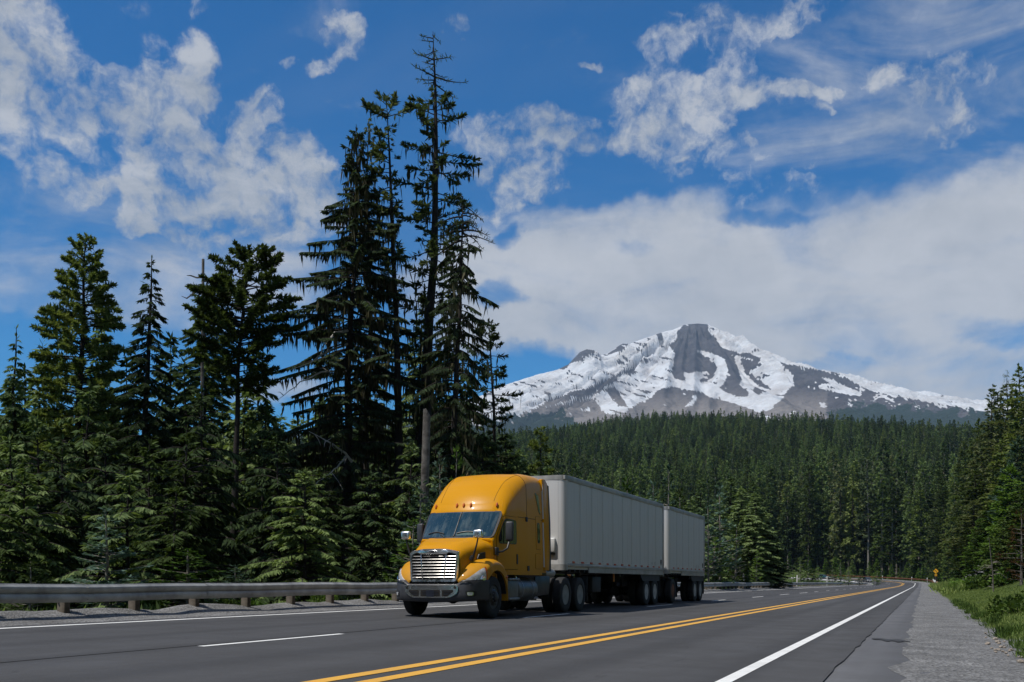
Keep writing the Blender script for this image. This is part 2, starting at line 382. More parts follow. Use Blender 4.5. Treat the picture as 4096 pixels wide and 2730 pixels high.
HZ = np.array([0, 0, 3, 17, 41, 80, 124, 172, 213, 244, 254, 242, 210, 200, 200, 200.])
def hill(x, y):
    u = np.clip((np.asarray(y, dtype=float)-380)/1500, 0, 1)
    wob = 30*np.sin(x*.0041+.6)*u + 11*np.sin(x*.011+y*.004)*u + .012*x*u
    left = -55*sstep(-np.asarray(x, dtype=float), 60, 500)*sstep(y, 900, 1700)
    left = left - 34*sstep(260-np.asarray(x, dtype=float), 0, 330)*sstep(y, 1100, 1900) - 14*sstep(y, 1200, 2000)
    return np.interp(y, HY, HZ) + wob + left
def ground(x, y):
    x = np.asarray(x, dtype=float); y = np.asarray(y, dtype=float)
    a, q = road_inv(x, y)
    aa = np.clip(a, -60, 430)
    fade = np.exp(-(np.clip(np.abs(q)-20, 0, None)/60)**2)
    qc = np.clip(q, -1.6, 16.8)
    z = (road_long(aa))*fade + road_k(aa)*qc*fade
    strt = 1-sstep(aa, 190, 300)
    ld = np.clip(q-16.6, 0, None)                                   # left: down the embankment
    z = z - (2.6*strt+.9)*sstep(ld, 0, 9)
    rd = np.clip(-1.6-q, 0, None)                                   # right: grassy bank, higher on the inside of the cutting
    bank = .23*np.minimum(rd, 3.5) + .42*np.clip(rd-3.5, 0, 22) + .2*np.clip(rd-25.5, 0, 30)
    bank2 = -.5*sstep(rd, 2, 10) + 6*sstep(rd, 20, 60)
    z = z + bank*strt + bank2*(1-strt)
    z = z + hill(x, y)
    return z
def G1(x, y): return float(ground(x, y))

# ---- ground: one sheet out to the horizon
angs = np.concatenate([np.linspace(-math.pi, -.75, 30, endpoint=False), np.linspace(-.75, .75, 230, endpoint=False), np.linspace(.75, math.pi, 30, endpoint=False)])
rr = np.concatenate([[0.6], np.geomspace(1.2, 3300, 190), [4500, 7000, 12000, 26000]])
A, R = np.meshgrid(angs, rr); X = R*np.sin(A); Y = R*np.cos(A)
Z = ground(X, Y)
aa_, qq_ = road_inv(X, Y)
under = (qq_ > -2.2) & (qq_ < 17.2) & (aa_ < 470) & (aa_ > -30) & (R < 520)
nz = np.array([mnoise.noise(Vector((x*.35, y*.35, 0)))*.09+mnoise.noise(Vector((x*1.7, y*1.7, 4)))*.03 for x, y in zip(X.ravel(), Y.ravel())]).reshape(X.shape)
Z = Z + np.where(under, 0, nz)*np.clip(R/6, 0, 1) - np.where(under, .09, 0)
nr, na = X.shape
idx = np.arange(nr*na).reshape(nr, na); nxt = np.roll(idx, -1, axis=1)
F = np.stack([idx[:-1], idx[1:], nxt[1:], nxt[:-1]], -1).reshape(-1, 4)
gm = bpy.data.materials.new('forest_and_verge_soil'); gm.use_nodes = True; t = NT(gm.node_tree); p = t.n['Principled BSDF']
tcn = t.new('ShaderNodeTexCoord'); ob = tcn.outputs['Object']
na1 = t.noise(ob, .22, 6, .6); na2 = t.noise(ob, 3.0, 5, .65)
c1 = t.mix(t.mapr(na1, .4, .62), col(.042, .066, .018), col(.068, .098, .028))
c1 = t.mix(t.mapr(na2, .52, .75), c1, col(.085, .095, .035))
p.inputs['Roughness'].default_value = .95; p.inputs['Specular IOR Level'].default_value = .15
t.link(c1, p.inputs['Base Color'])
bn = t.new('ShaderNodeBump'); bn.inputs['Strength'].default_value = .8; bn.inputs['Distance'].default_value = .12
t.link(t.noise(ob, 6, 6, .7), bn.inputs['Height']); t.link(bn.outputs[0], p.inputs['Normal'])
me = fast_mesh('ground', np.stack([X, Y, Z], -1).reshape(-1, 3), F, [gm], True)
o_ground = tag(link('ground', me), kind='structure')

# ---- strips of the road corridor
def strip(name, q0, q1, a0, a1, nq, material, dz=0, disp=None, parent=None, near=.6, kind='structure', edge=None):
    av = [a0]
    while av[-1] < a1: av.append(av[-1] + max(near, min(4.0, .035*abs(av[-1]))))
    av = np.array(av)
    V = []
    for a in av:
        qs = np.linspace(q0, q1, nq)
        if edge is not None: qs = qs.copy(); qs[0] += edge(a, 0); qs[-1] += edge(a, 1)
        x, y, z = road_pt(np.full(nq, a), qs)
        zz = z + dz + (disp(a, qs) if disp else 0)
        V.append(np.stack([x, y, zz], -1))
    V = np.concatenate(V); n = len(av)
    ix = np.arange(n*nq).reshape(n, nq)
    F = np.stack([ix[:-1, :-1], ix[:-1, 1:], ix[1:, 1:], ix[1:, :-1]], -1).reshape(-1, 4)
    me = fast_mesh(name, V, F[:, ::-1].copy(), [material], True)
    return tag(link(name, me, parent), kind=kind)

def asphalt(name, base, worn, agg, aggscale=190, bump=.5):
    m = bpy.data.materials.new(name); m.use_nodes = True; t = NT(m.node_tree); p = t.n['Principled BSDF']
    tcn = t.new('ShaderNodeTexCoord'); ob = tcn.outputs['Object']
    along = t.mapping(ob, rot=(0, 0, TH))                           # x across, y along the lane
    big = t.noise(t.mapping(along, sc=(.55, .035, 1)), 1, 5, .6)
    med = t.noise(ob, .9, 6, .62); fine = t.noise(ob, aggscale, 2, .7)
    c = t.mix(t.mapr(big, .35, .66), col(*base), col(*worn))
    sx_ = t.new('ShaderNodeSeparateXYZ'); t.link(along, sx_.inputs[0])
    trk = t.math('MULTIPLY', t.math('COSINE', t.math('MULTIPLY', t.math('ADD', sx_.outputs[0], .25), 3.45)), .5)
    c = t.mix(t.math('MULTIPLY', t.mapr(trk, .1, .5), t.mapr(big, .35, .6, .2, .55)), c, col(*[x*.66 for x in base]))
    c = t.mix(t.mapr(med, .35, .7, 0, .35), c, col(*[x*.72 for x in base]))
    c = t.mix(t.mapr(fine, .62, .8, 0, .5), c, col(*agg)); c = t.mix(t.mapr(fine, .4, .22, 0, .4), c, col(*[x*.5 for x in base]))
    # tar lines and cracks
    wv = t.noise(t.mapping(along, sc=(.5, .05, 1)), 1.2, 4, .5)
    crack = t.mapr(t.math('ABSOLUTE', t.math('SUBTRACT', wv, .52)), .0, .0016, .4, 0)
    c = t.mix(crack, c, col(.018, .018, .019))
    t.link(c, p.inputs['Base Color']); t.link(t.mapr(med, .3, .7, .75, .95), p.inputs['Roughness'])
    p.inputs['Specular IOR Level'].default_value = .25
    b = t.new('ShaderNodeBump'); b.inputs['Strength'].default_value = bump; b.inputs['Distance'].default_value = .012
    t.link(t.math('ADD', fine, t.math('MULTIPLY', med, 1.2)), b.inputs['Height']); t.link(b.outputs[0], p.inputs['Normal'])
    return m
def gravel_mat(name, a, b, sc=28):
    m = bpy.data.materials.new(name); m.use_nodes = True; t = NT(m.node_tree); p = t.n['Principled BSDF']
    tcn = t.new('ShaderNodeTexCoord'); ob = tcn.outputs['Object']
    v = t.new('ShaderNodeTexVoronoi'); t.link(ob, v.inputs['Vector']); v.inputs['Scale'].default_value = sc
    c = t.mix(v.outputs['Color'], col(*a), col(*b))
    hsn = t.new('ShaderNodeHueSaturation'); hsn.inputs['Saturation'].default_value = .12; t.link(c, hsn.inputs['Color'])
    big = t.noise(ob, .8, 6, .65)
    c2 = t.mix(t.mapr(big, .35, .68, 0, .55), hsn.outputs[0], col(*[x*.62 for x in a]))
    t.link(c2, p.inputs['Base Color']); p.inputs['Roughness'].default_value = .95; p.inputs['Specular IOR Level'].default_value = .2
    bb = t.new('ShaderNodeBump'); bb.inputs['Strength'].default_value = .9; bb.inputs['Distance'].default_value = .03
    t.link(t.math('ADD', v.outputs['Distance'], t.noise(ob, 7, 5, .7)), bb.inputs['Height']); t.link(bb.outputs[0], p.inputs['Normal'])
    return m
m_asp = asphalt('asphalt', (.058, .058, .060), (.082, .082, .085), (.25, .25, .25), 60, .7)
m_old = asphalt('old_asphalt', (.10, .102, .109), (.15, .152, .16), (.34, .34, .34), 60, .8)
m_gr = gravel_mat('shoulder_gravel', (.07, .07, .073), (.36, .355, .35), 26)
m_gr2 = gravel_mat('roadside_grit', (.08, .075, .073), (.36, .34, .33), 30)
def n3(x, y, z=0): return mnoise.noise(Vector((x, y, z)))
ragged = lambda a, e: .05*n3(a*2.1, 3+e) + .03*n3(a*9, 7+e)
road = strip('road', 1.03, 14.35, -14, 500, 10, m_asp, dz=.0, edge=lambda a, e: ragged(a, e) if e == 0 else 0)
strip('old_shoulder', -.1, 1.35, -14, 500, 6, m_old, dz=-.018, edge=lambda a, e: .16*n3(a*.8, 11)+.06*n3(a*5, 2) if e == 0 else 0)
def dsp_r(a, qs): return np.array([(.016*n3(a*3.1, q*3.1) + .012*n3(a*9, q*9))*min(1, max(.05, (.25-q)*2)) for q in qs]) *1.0 - .004*np.clip(qs+.2, 0, 1)
strip('gravel_shoulder', -2.1, .28, -14, 500, 16, m_gr, dz=-.012, disp=dsp_r, near=.14, edge=lambda a, e: .3*n3(a*.5, 21)+.12*n3(a*2.3, 5) if e == 0 else .22*n3(a*.6, 31)+.12*n3(a*2.7, 8)+.05*n3(a*9, 4))
def dsp_l(a, qs):
    r = []
    for q in qs:
        m = math.exp(-((q-15.75-.12*n3(a*.4, 1))/.42)**2)*(.15+.09*n3(a*.55, 9)+.06*n3(a*2.2, 3))
        r.append(m + .02*n3(a*4, q*4) + .014*n3(a*11, q*11) - (.03 if q < 14.4 else 0) - .25*max(0, q-16.6))
    return np.array(r)
strip('gravel_verge', 14.22, 17.6, -14, 470, 34, m_gr2, dz=.006, disp=dsp_l, near=.12)

# ---- painted markings, children of the road
def paint(name, c):
    m = bpy.data.materials.new(name); m.use_nodes = True; t = NT(m.node_tree); p = t.n['Principled BSDF']
    tcn = t.new('ShaderNodeTexCoord'); ob = tcn.outputs['Object']
    n = t.noise(ob, 60, 4, .7); b = t.noise(ob, 1.4, 5, .6)
    cc = t.mix(t.mapr(n, .60, .74, 0, .75), col(*c), col(.07, .07, .07))
    cc = t.mix(t.mapr(b, .4, .75, 0, .28), cc, col(.12, .12, .115))
    t.link(cc, p.inputs['Base Color']); p.inputs['Roughness'].default_value = .7
    return m
m_wp = paint('white_road_paint', (.78, .78, .76)); m_yp = paint('yellow_road_paint', (.72, .38, .045))
strip('edge_line', 1.90, 2.06, -14, 470, 2, m_wp, .006, parent=road, kind='structure')
strip('edge_line', 13.80, 13.96, -14, 470, 2, m_wp, .006, parent=road)
strip('centre_line', 5.10-.105, 5.10+.085, -14, 470, 2, m_yp, .006, parent=road)
strip('centre_line', 5.50-.085, 5.50+.105, -14, 470, 2, m_yp, .006, parent=road)
for k in range(-1, 30):
    a = 11.0+12*k
    if a < -8: continue
    strip('lane_dash', 9.10, 9.22, a, a+3.15, 2, m_wp, .006, parent=road, near=.6)

for (q_, w0, a0_, a1_) in ((9.32, .022, -10, 230),):
    strip('tar_seam', q_-w0, q_+w0, a0_, a1_, 2, M['seam'], .004, parent=road, edge=lambda a, e: .02*n3(a*1.3, 40+e)+.05*n3(a*.11, 41))
# ---- guardrails
WB = [(0, .0), (.012, .022), (.07, .042), (.085, .06), (.07, .125), (.03, .15), (.025, .155), (.03, .16), (.07, .185), (.085, .25), (.07, .268), (.012, .288), (0, .31)]
WB = [(u, v*1.16) for u, v in WB]
def w_panel(a0, a1, qf, zf, mname, material, parent, wob=0, step=.95, side=-1):
    n = max(2, int(round((a1-a0)/step))+1); P = []
    for i in range(n):
        a = a0+(a1-a0)*i/(n-1); row = []
        for (u, v) in WB:
            x, y, z = road_pt(a, qf(a)+side*u)
            row.append((float(x), float(y), float(z)+zf(a)+v))
        P.append(row)
    Pb = [[(p[0]+side*C_*.004, p[1]-side*S_*.004, p[2]) for p in r] for r in P]
    mb = MB(); mb.grid(P); mb.grid(Pb, True)
    mb.grid([[r[0] for r in P], [r[0] for r in Pb]]); mb.grid([[r[-1] for r in P], [r[-1] for r in Pb]])
    return mb.build(mname, material, parent, smooth=True, angle=75)
random.seed(5)
x, y, z = road_pt(15, 15.6)
gr = thing('guardrail', (0, 0, 0), 0, 'grey galvanised guardrail on short timber posts along the gravel verge behind the truck', 'guardrail')
railz = lambda a: .34+.015*math.sin(a*.31)+.01*math.sin(a*1.1+1)
railq = lambda a: 15.42+.014*math.sin(a*.7)+.008*math.sin(a*2.9)
postme = {}
a = 1.4; k = 0
while a < 318:
    x, y, z = road_pt(a, 15.62); z = float(z)
    if a < 140 or k % 2 == 0:
        mb = MB(); h = .62+.03*math.sin(k*2.3)
        mb.box(-.10, .10, -.075, .075, -.6, h)
        po = mb.build('post', M['wood'], gr, bevel=.012 if a < 45 else 0, seg=1)
        po.location = (float(x), float(y), z); po.rotation_euler = (.02*math.sin(k*1.7), .02*math.cos(k), -TH)
    a += 1.905; k += 1
a = -8.0; i = 0
while a < 318:
    L = 3.81 if a < 100 else 7.62
    w_panel(a, a+L+.12, lambda t, i=i: railq(t)-.012*(i % 2)-.006*(i % 3), lambda t, i=i: railz(t)+.006*(i % 2), 'rail_panel', M['galv'], gr, step=.95 if a < 60 else 3.8)
    if a < 70:
        for (da, dv) in ((.06, .065), (.06, .29), (.2, .065), (.2, .29)):
            x, y, z = road_pt(a+da, railq(a)-.092)
            mb = MB(); mb.lathe([(0, .012), (.014, .01), (.018, 0)], axis='y', n=6)
            b = mb.build('bolt', M['galv'], gr); b.location = (float(x), float(y), float(z)+railz(a)+dv*1.02); b.rotation_euler = (0, 0, math.pi-TH+math.pi/2*0)
    a += L; i += 1
# grit caught on the post tops and on the rail
for k in range(24):
    a = 1.4+1.905*k; x, y, z = road_pt(a, 15.66)
    if k % 3 == 2: continue
    mb = MB(); rnd = random.Random(k)
    for j in range(26):
        px, py = rnd.gauss(0, .09), rnd.gauss(0, .06); s_ = rnd.uniform(.012, .03)
        mb.tube([(px, py, -.01), (px+.003, py, s_*rnd.uniform(.7, 1.8))], [s_, s_*.4], 5)
    g = mb.build('grit', m_gr2, gr); g['kind'] = 'stuff'; g.location = (float(x), float(y), float(z)+.62+.03*math.sin(k*2.3))
# rusted guardrail round the outside of the bend
gr2 = thing('guardrail', (0, 0, 0), 0, 'long rust brown guardrail curving round the outside of the far bend', 'guardrail')
a = 292.0; i = 0
rq2 = lambda t: -2.6-.6*max(0, (300-t)/10)**2
while a < 492:
    w_panel(a, a+7.8, lambda t: rq2(t), lambda t, i=i: .42+.004*(i % 2), 'rail_panel', M['rust'], gr2, step=1.95, side=1)
    a += 7.62; i += 1
a = 292.5
while a < 490:
    x, y, z = road_pt(a, rq2(a)-.2)
    mb = MB(); mb.box(-.09, .09, -.08, .08, -.6, .78); po = mb.build('post', M['rust'], gr2); po.location = (float(x), float(y), float(z))
    ph = max(0, a-A0)/RC; po.rotation_euler = (0, 0, -TH+ph); a += 3.81
# added white blocks imitating bright gaps in a guardrail shadow inside the bend
for k in range(17):
    a = 352+k*5.5; x, y, z = road_pt(a, 15.8)
    mb = MB(); mb.box(-.2, .2, -1.3, 1.3, -.3, .30)
    o = mb.build('shadow_gap_block', M['reflw'], None, bevel=.05, seg=1); o.location = (float(x), float(y), float(z)); o.rotation_euler = (0, 0, -TH+(a-A0)/RC)
    tag(o, 'low white block imitating a bright gap in the guardrail shadow on the far bend', 'barrier', 'white blocks along the far bend')

# ------------------------------------------------------------------ mountain
MY = 9000.0
def m2x(px, Y=MY): return (px-CXD)/FPX*Y
def m2z(py, Y=MY): return H0+(HYD-py)/FPX*Y
CREST = [(500,1080),(760,1010),(950,960),(1090,915),(1165,882),(1230,861),(1281,848),(1306,836),(1332,808),(1348,801),(1361,803),(1367,813),(1384,815),(1395,811),(1430,788),(1444,790),(1480,776),(1510,766),(1528,760),(1545,757),(1560,750),(1572,745),(1602,742),(1628,744),(1640,752),(1665,762),(1685,776),(1715,797),(1760,815),(1800,831),(1850,847),(1880,849),(1925,858),(1960,872),(1985,886),(2010,893),(2050,897),(2090,906),(2130,914),(2180,920),(2230,930),(2300,938),(2420,952),(2600,975),(2900,1010),(3200,1050)]
cx = np.array([m2x(a) for a, b in CREST]); cz = np.array([m2z(b) for a, b in CREST])
NXM, NYM = 760, 230
xs = np.concatenate([np.linspace(m2x(500), m2x(1080), 60, endpoint=False), np.linspace(m2x(1080), m2x(2380), NXM-110, endpoint=False), np.linspace(m2x(2380), m2x(3200), 50)])
tt = np.concatenate([np.linspace(-1, 0, 14, endpoint=False), np.linspace(0, 1, NYM-14)])       # -1 behind the crest, 0 crest, 1 foot
BASE = m2z(1010)
vn = lambda x, y, z=0: mnoise.noise(Vector((x, y, z)))
cr = np.interp(xs, cx, cz)
V = np.zeros((len(tt), len(xs), 3), dtype=np.float64)
DEP = 4300.0
for i, t_ in enumerate(tt):
    yy = MY - DEP*t_
    for j, x in enumerate(xs):
        c = cr[j]; hgt = max(c-BASE, 60)
        if t_ >= 0:
            prof = (1-t_)**1.25
            z = m2z(1012, yy) - 60*t_ + (hgt)*prof
            d = min(1, t_*7)*min(1, (1-t_)*3)
            # gullies and spurs fan out from the summit
            sx = (x-m2x(1602)); ang = math.atan2(sx, 300+DEP*t_)*7
            rid = 1-abs(vn(ang*1.3, t_*1.2, 2)); rid2 = 1-abs(vn(ang*3.1+.8*vn(x*.001, t_*3), t_*3.0, 5))
            z += d*((rid-.75)*260 + (rid2-.75)*110 + 40*vn(x*.006, yy*.006, 3) + 14*vn(x*.017, yy*.017, 8) + 4*vn(x*.05, yy*.05, 8))*min(1, .35+hgt/1400)
        else:
            z = c + 900*t_ + 30*vn(x*.004, t_*5)
        V[i, j] = (x, yy, z + (6*vn(x*.03, yy*.03) if t_ > 0 else 0))
for k, (dy, zz) in enumerate(((260, 420), (620, 250), (1100, 120))):
    row = V[len(tt)-1].copy(); row[:, 1] -= dy; row[:, 2] = np.minimum(row[:, 2], zz); V = np.concatenate([V, row[None]])
# where the snow lies: outlines of the fields, roughened
def Zm(L): return [(1091.5+.5362*a, 712.4+.5364*b) for a, b in L]
ROCK = [Zm(L) for L in (
 [(893,60),(993,52),(1003,90),(1030,120),(1052,160),(1110,183),(1180,188),(1228,208),(1215,238),(1182,262),(1204,292),(1248,322),(1266,338),(1230,335),(1196,310),(1160,275),(1146,240),(1136,200),(1112,196),(1122,250),(1143,292),(1128,318),(1172,352),(1182,372),(1130,372),(1082,356),(1050,338),(1080,290),(1086,248),(1068,210),(1030,190),(980,178),(942,172),(968,186),(992,210),(1028,228),(1034,250),(1018,290),(985,306),(958,306),(990,280),(996,264),(900,270),(896,302),(858,296),(842,268),(850,222),(862,190),(834,156),(868,104)],
 [(1310,228),(1360,236),(1420,248),(1500,262),(1600,296),(1668,334),(1700,350),(2200,440),(2200,520),(1500,520),(1214,446),(1262,402),(1300,378),(1366,330),(1368,286),(1345,262)],
 [(545,345),(600,302),(650,268),(700,244),(692,236),(640,252),(585,284),(530,312),(470,338),(400,354),(330,382),(262,420),(330,404),(420,392),(500,372)],
 [(352,252),(400,224),(446,180),(478,162),(508,166),(518,188),(470,202),(432,226),(374,256)],
 [(556,192),(626,150),(662,136),(640,166),(590,188)],
 [(150,486),(235,428),(310,410),(380,404),(500,378),(545,412),(620,452),(684,410),(742,384),(790,345),(842,328),(892,342),(962,350),(1002,372),(1062,388),(1112,402),(1182,426),(1216,442),(1216,540),(150,540)],
 [(780,100),(800,88),(806,150),(786,130)],[(560,340),(600,330),(640,390),(660,420),(600,410)],[(1196,330),(1250,350),(1215,366),(1190,350)])]
SNOW2 = [Zm(L) for L in (
 [(1480,288),(1530,298),(1602,334),(1656,352),(1650,368),(1560,356),(1476,338),(1468,322),(1520,316)],
 [(1218,444),(1240,404),(1290,384),(1302,358),(1362,318),(1336,356),(1312,386),(1266,424)],
 [(395,405),(410,370),(436,374),(420,398)],[(900,420),(935,368),(956,370),(930,410)],[(520,400),(600,380),(625,440),(570,450)],
 [(1476,398),(1500,396),(1506,416),(1486,420)],[(1730,350),(1790,385),(1800,400),(1740,372)],[(1890,374),(1940,384),(1930,392)],[(1960,400),(2020,410),(2010,424)],[(2080,412),(2110,418),(2100,428)],
 [(470,425),(500,420),(490,440)],[(1380,430),(1362,448),(1344,446)],[(205,440),(240,430),(240,444)])]
def inpoly(P, L):
    x, y = P[..., 0], P[..., 1]; r = np.zeros(x.shape, bool); n = len(L)
    for i in range(n):
        x1, y1 = L[i]; x2, y2 = L[(i+1) % n]
        c = ((y1 > y) != (y2 > y)) & (x < (x2-x1)*(y-y1)/((y2-y1) if y2 != y1 else 1e-9)+x1); r ^= c
    return r
PX = CXD+FPX*V[..., 0]/V[..., 1]; PY = HYD-FPX*(V[..., 2]-H0)/V[..., 1]
n1a = np.array([[vn(x*.05, y*.07, 1) for x, y in zip(r1, r2)] for r1, r2 in zip(PX, PY)])
n2a = np.array([[vn(x*.16, y*.2, 6) for x, y in zip(r1, r2)] for r1, r2 in zip(PX, PY)])
JX, JY = PX+5*n1a+1.1*n2a, PY+1.6*n2a+3*n1a
Pj = np.stack([JX, JY], -1)
rock = np.zeros(PX.shape)
for L in ROCK: rock = np.maximum(rock, inpoly(Pj, L))
for L in SNOW2: rock = np.where(inpoly(Pj, L), 0, rock)
strk = np.array([[vn((x+y*1.2)*.022, (y-x*.28)*.17, 3) for x, y in zip(r1, r2)] for r1, r2 in zip(PX, PY)])     # rock bands showing through the left flank
rock = np.where((PX < 1560) & (strk+.2*n2a > .33) & (PY > 770), 1, rock)
rock = np.where((PX > 1600) & (strk+.2*n2a > .54), 1, rock)
rock = np.where((rock > .5) & (PX > 1950) & (n2a+.6*n1a > .30), 0, rock)                       # snow patches among the far trees
rock = np.where((rock > .5) & (PX < 1950) & (strk-.2*n2a < -.56), 0, rock)
lowt = np.array([[vn(x*.03, y*.06, 9) for x, y in zip(r1, r2)] for r1, r2 in zip(PX, PY)])
fl = np.interp(PX, [1150, 1180, 1290, 1330, 1400, 1850, 1900, 1960, 2020, 2250, 2400], [955, 950, 938, 968, 1010, 1010, 950, 926, 922, 938, 950])
tree = np.clip((PY+22*lowt+16*n2a+10*n1a-fl)/16, 0, 1)                                                   # dark timber on the lower slopes
m_mt = bpy.data.materials.new('mountain_rock_and_snow'); m_mt.use_nodes = True; t = NT(m_mt.node_tree); p = t.n['Principled BSDF']
at = t.new('ShaderNodeVertexColor'); at.layer_name = 'cover'; sp = t.new('ShaderNodeSeparateColor'); t.link(at.outputs[0], sp.inputs[0])
tcn = t.new('ShaderNodeTexCoord'); ob = tcn.outputs['Object']
r1 = t.noise(t.mapping(ob, sc=(1, 1, 2.5)), .004, 7, .62); r2_ = t.noise(ob, .02, 6, .65)
rockc = t.mix(t.mapr(r1, .35, .66), col(.055, .054, .064), col(.115, .108, .112)); rockc = t.mix(t.mapr(r2_, .4, .7, 0, .5), rockc, col(.045, .044, .052))
ashc = t.mix(t.mapr(r2_, .35, .65), col(.17, .155, .148), col(.24, .215, .20))
rockc = t.mix(sp.outputs[2], rockc, ashc)
snowc = t.mix(t.mapr(r1, .42, .68), col(.66, .68, .71), col(.46, .45, .455))
rk = t.mapr(t.math('ADD', sp.outputs[0], t.math('MULTIPLY', t.math('SUBTRACT', r2_, .5), .45)), .4, .6, smooth=True)
cc_ = t.mix(rk, snowc, rockc)
tn = t.mapr(t.math('ADD', sp.outputs[1], t.math('MULTIPLY', t.math('SUBTRACT', t.noise(ob, .03, 4, .7), .5), 1.6)), .35, .6)
cc_ = t.mix(tn, cc_, col(.022, .036, .026))
t.link(cc_, p.inputs['Base Color']); p.inputs['Roughness'].default_value = .9; p.inputs['Specular IOR Level'].default_value = .15
bn = t.new('ShaderNodeBump'); bn.inputs['Strength'].default_value = .9; bn.inputs['Distance'].default_value = 30
t.link(t.math('ADD', r2_, r1), bn.inputs['Height']); t.link(bn.outputs[0], p.inputs['Normal'])
nr, na = PX.shape; ix = np.arange(nr*na).reshape(nr, na)
F = np.stack([ix[:-1, :-1], ix[1:, :-1], ix[1:, 1:], ix[:-1, 1:]], -1).reshape(-1, 4)
me = fast_mesh('mountain', V.reshape(-1, 3), F, [m_mt], True)
ca = me.color_attributes.new('cover', 'FLOAT_COLOR', 'POINT')
ash = np.clip((PY-890)/50, 0, 1)*(PX < 1900)
ca.data.foreach_set('color', np.stack([rock, tree, ash, np.ones(rock.shape)], -1).astype(np.float32).ravel())
tag(link('mountain', me), kind='structure')
# ------------------------------------------------------------------ the truck: x forward from the front axle, y towards the driver's side, z up
Q0, T0 = 10.78, 22.15
TRZ = math.atan2(-C_, -S_)
def truck_root(name, lx, label, cat, group=None):
    x, y, z = road_pt(T0-lx, Q0 if lx else Q0-.07)
    o = thing(name, (float(x), float(y), float(z)), TRZ, label, cat, group)
    return o
def gz(y): return KX*(-y)                     # road height under a wheel at local y (the road falls towards the camera)

def tyre_profile(r, wdt, ri):
    h = wdt/2
    return [(ri, -h*.80), (ri+.02, -h*.95), (r-.12, -h), (r-.04, -h*.93), (r-.008, -h*.80), (r, -h*.5), (r, h*.5), (r-.008, h*.80), (r-.04, h*.93), (r-.12, h), (ri+.02, h*.95), (ri, h*.80)]
def wheel(parent, x, y, sy, r=.51, wdt=.27, dual=False, rim='rim', dish=True):
    """a wheel is tyre(s) and rim; sy = side it faces"""
    z = r + gz(y)
    ri = .29
    e = link('wheel', None, parent); e.location = (x, y, z); e.empty_display_size = .2
    offs = (0, -sy*.34) if dual else (0,)
    for o_ in offs:
        mb = MB(); mb.lathe([(a, b+o_) for a, b in tyre_profile(r, wdt, ri)], 'y', 40, closed=True)
        for g in (-.3, .0, .3):
            pass
        mb.build('tyre', M['tyre'], e, smooth=True, angle=35)
    mb = MB(); h = wdt*.42
    if dual:   # deep dish
        prof = [(ri+.012, sy*h), (ri-.012, sy*h), (ri-.03, sy*(h-.03)), (ri-.055, -sy*.02), (ri-.08, -sy*.09), (.13, -sy*.10), (.125, -sy*.05), (.11, sy*.07), (.0, sy*.085)]
    else:
        prof = [(ri+.012, sy*h), (ri-.02, sy*h), (ri-.05, sy*(h-.05)), (.20, sy*(h+.01)), (.155, sy*(h+.03)), (.125, sy*(h+.02)), (.115, sy*(h+.085)), (.09, sy*(h+.10)), (0, sy*(h+.10))]
    mb.lathe(prof, 'y', 36); mb.build('rim', M[rim], e, smooth=True, angle=35)
    mb = MB()
    for k in range(10):
        a = k*math.pi/5; rr = .145 if not dual else .15; b = sy*(h+.02) if not dual else -sy*.095
        mb.tube([(math.cos(a)*rr, b, math.sin(a)*rr), (math.cos(a)*rr, b+sy*.035, math.sin(a)*rr)], .014, 6)
    o = mb.build('wheel_nut', M['rim'], e); o['kind'] = 'stuff'
    mb = MB()
    for k in range(5):
        a = k*math.pi*2/5+.3; rr = .205 if not dual else .19; b = sy*(h-.012) if not dual else -sy*.083
        mb.lathe([(.0, 0), (.028, 0), (.03, .004*sy)], 'y', 10, loc=(math.cos(a)*rr, b+sy*.012*(0 if dual else 1), math.sin(a)*rr))
    o = mb.build('hand_hole', M['seam'], e); o['kind'] = 'stuff'
    return e
def axle(parent, x, r=.51):
    mb = MB(); mb.tube([(x, 1.0, r+gz(1.0)), (x, -1.0, r+gz(-1.0))], .075, 10)
    mb.lathe([(.0, -.2), (.16, -.16), (.2, 0), (.16, .16), (0, .2)], 'x', 14, loc=(x, 0, r))
    return mb.build('axle', M['dark'], parent, smooth=True)

TR = truck_root('yellow_semi_truck', 0, 'golden yellow sleeper cab semi truck with chrome grille driving along the left lane', 'truck')

# ---- cab and sleeper shell
ZT = [(.02,1.90),(-.08,1.99),(-.18,2.12),(-.30,2.29),(-.42,2.45),(-.53,2.59),(-.585,2.645),(-.64,2.76),(-.71,2.88),(-.83,3.03),(-.99,3.19),(-1.18,3.35),(-1.41,3.49),(-1.69,3.61),(-2.0,3.695),(-2.35,3.735),(-2.85,3.735),(-3.2,3.71),(-3.38,3.67),(-3.46,3.60)]
WT = [(.02,1.00),(-.3,1.045),(-.55,1.075),(-.65,1.10),(-1.0,1.13),(-1.5,1.16),(-2.05,1.19),(-2.6,1.20),(-3.3,1.19),(-3.46,1.16)]
RT = [(.02,.10),(-.5,.11),(-.6,.15),(-.75,.26),(-1.1,.42),(-1.6,.50),(-2.1,.42),(-2.8,.34),(-3.46,.24)]
def tab(T, x):
    xs_ = [-a for a, b in T]; return float(np.interp(-x, xs_, [b for a, b in T]))
def sweep(x): return .20*(1-float(sstep(-x, .9, 2.1)))
def tumble(z): return .065*max(0, min(1, (z-1.5)/2.2))
ZB = 1.10
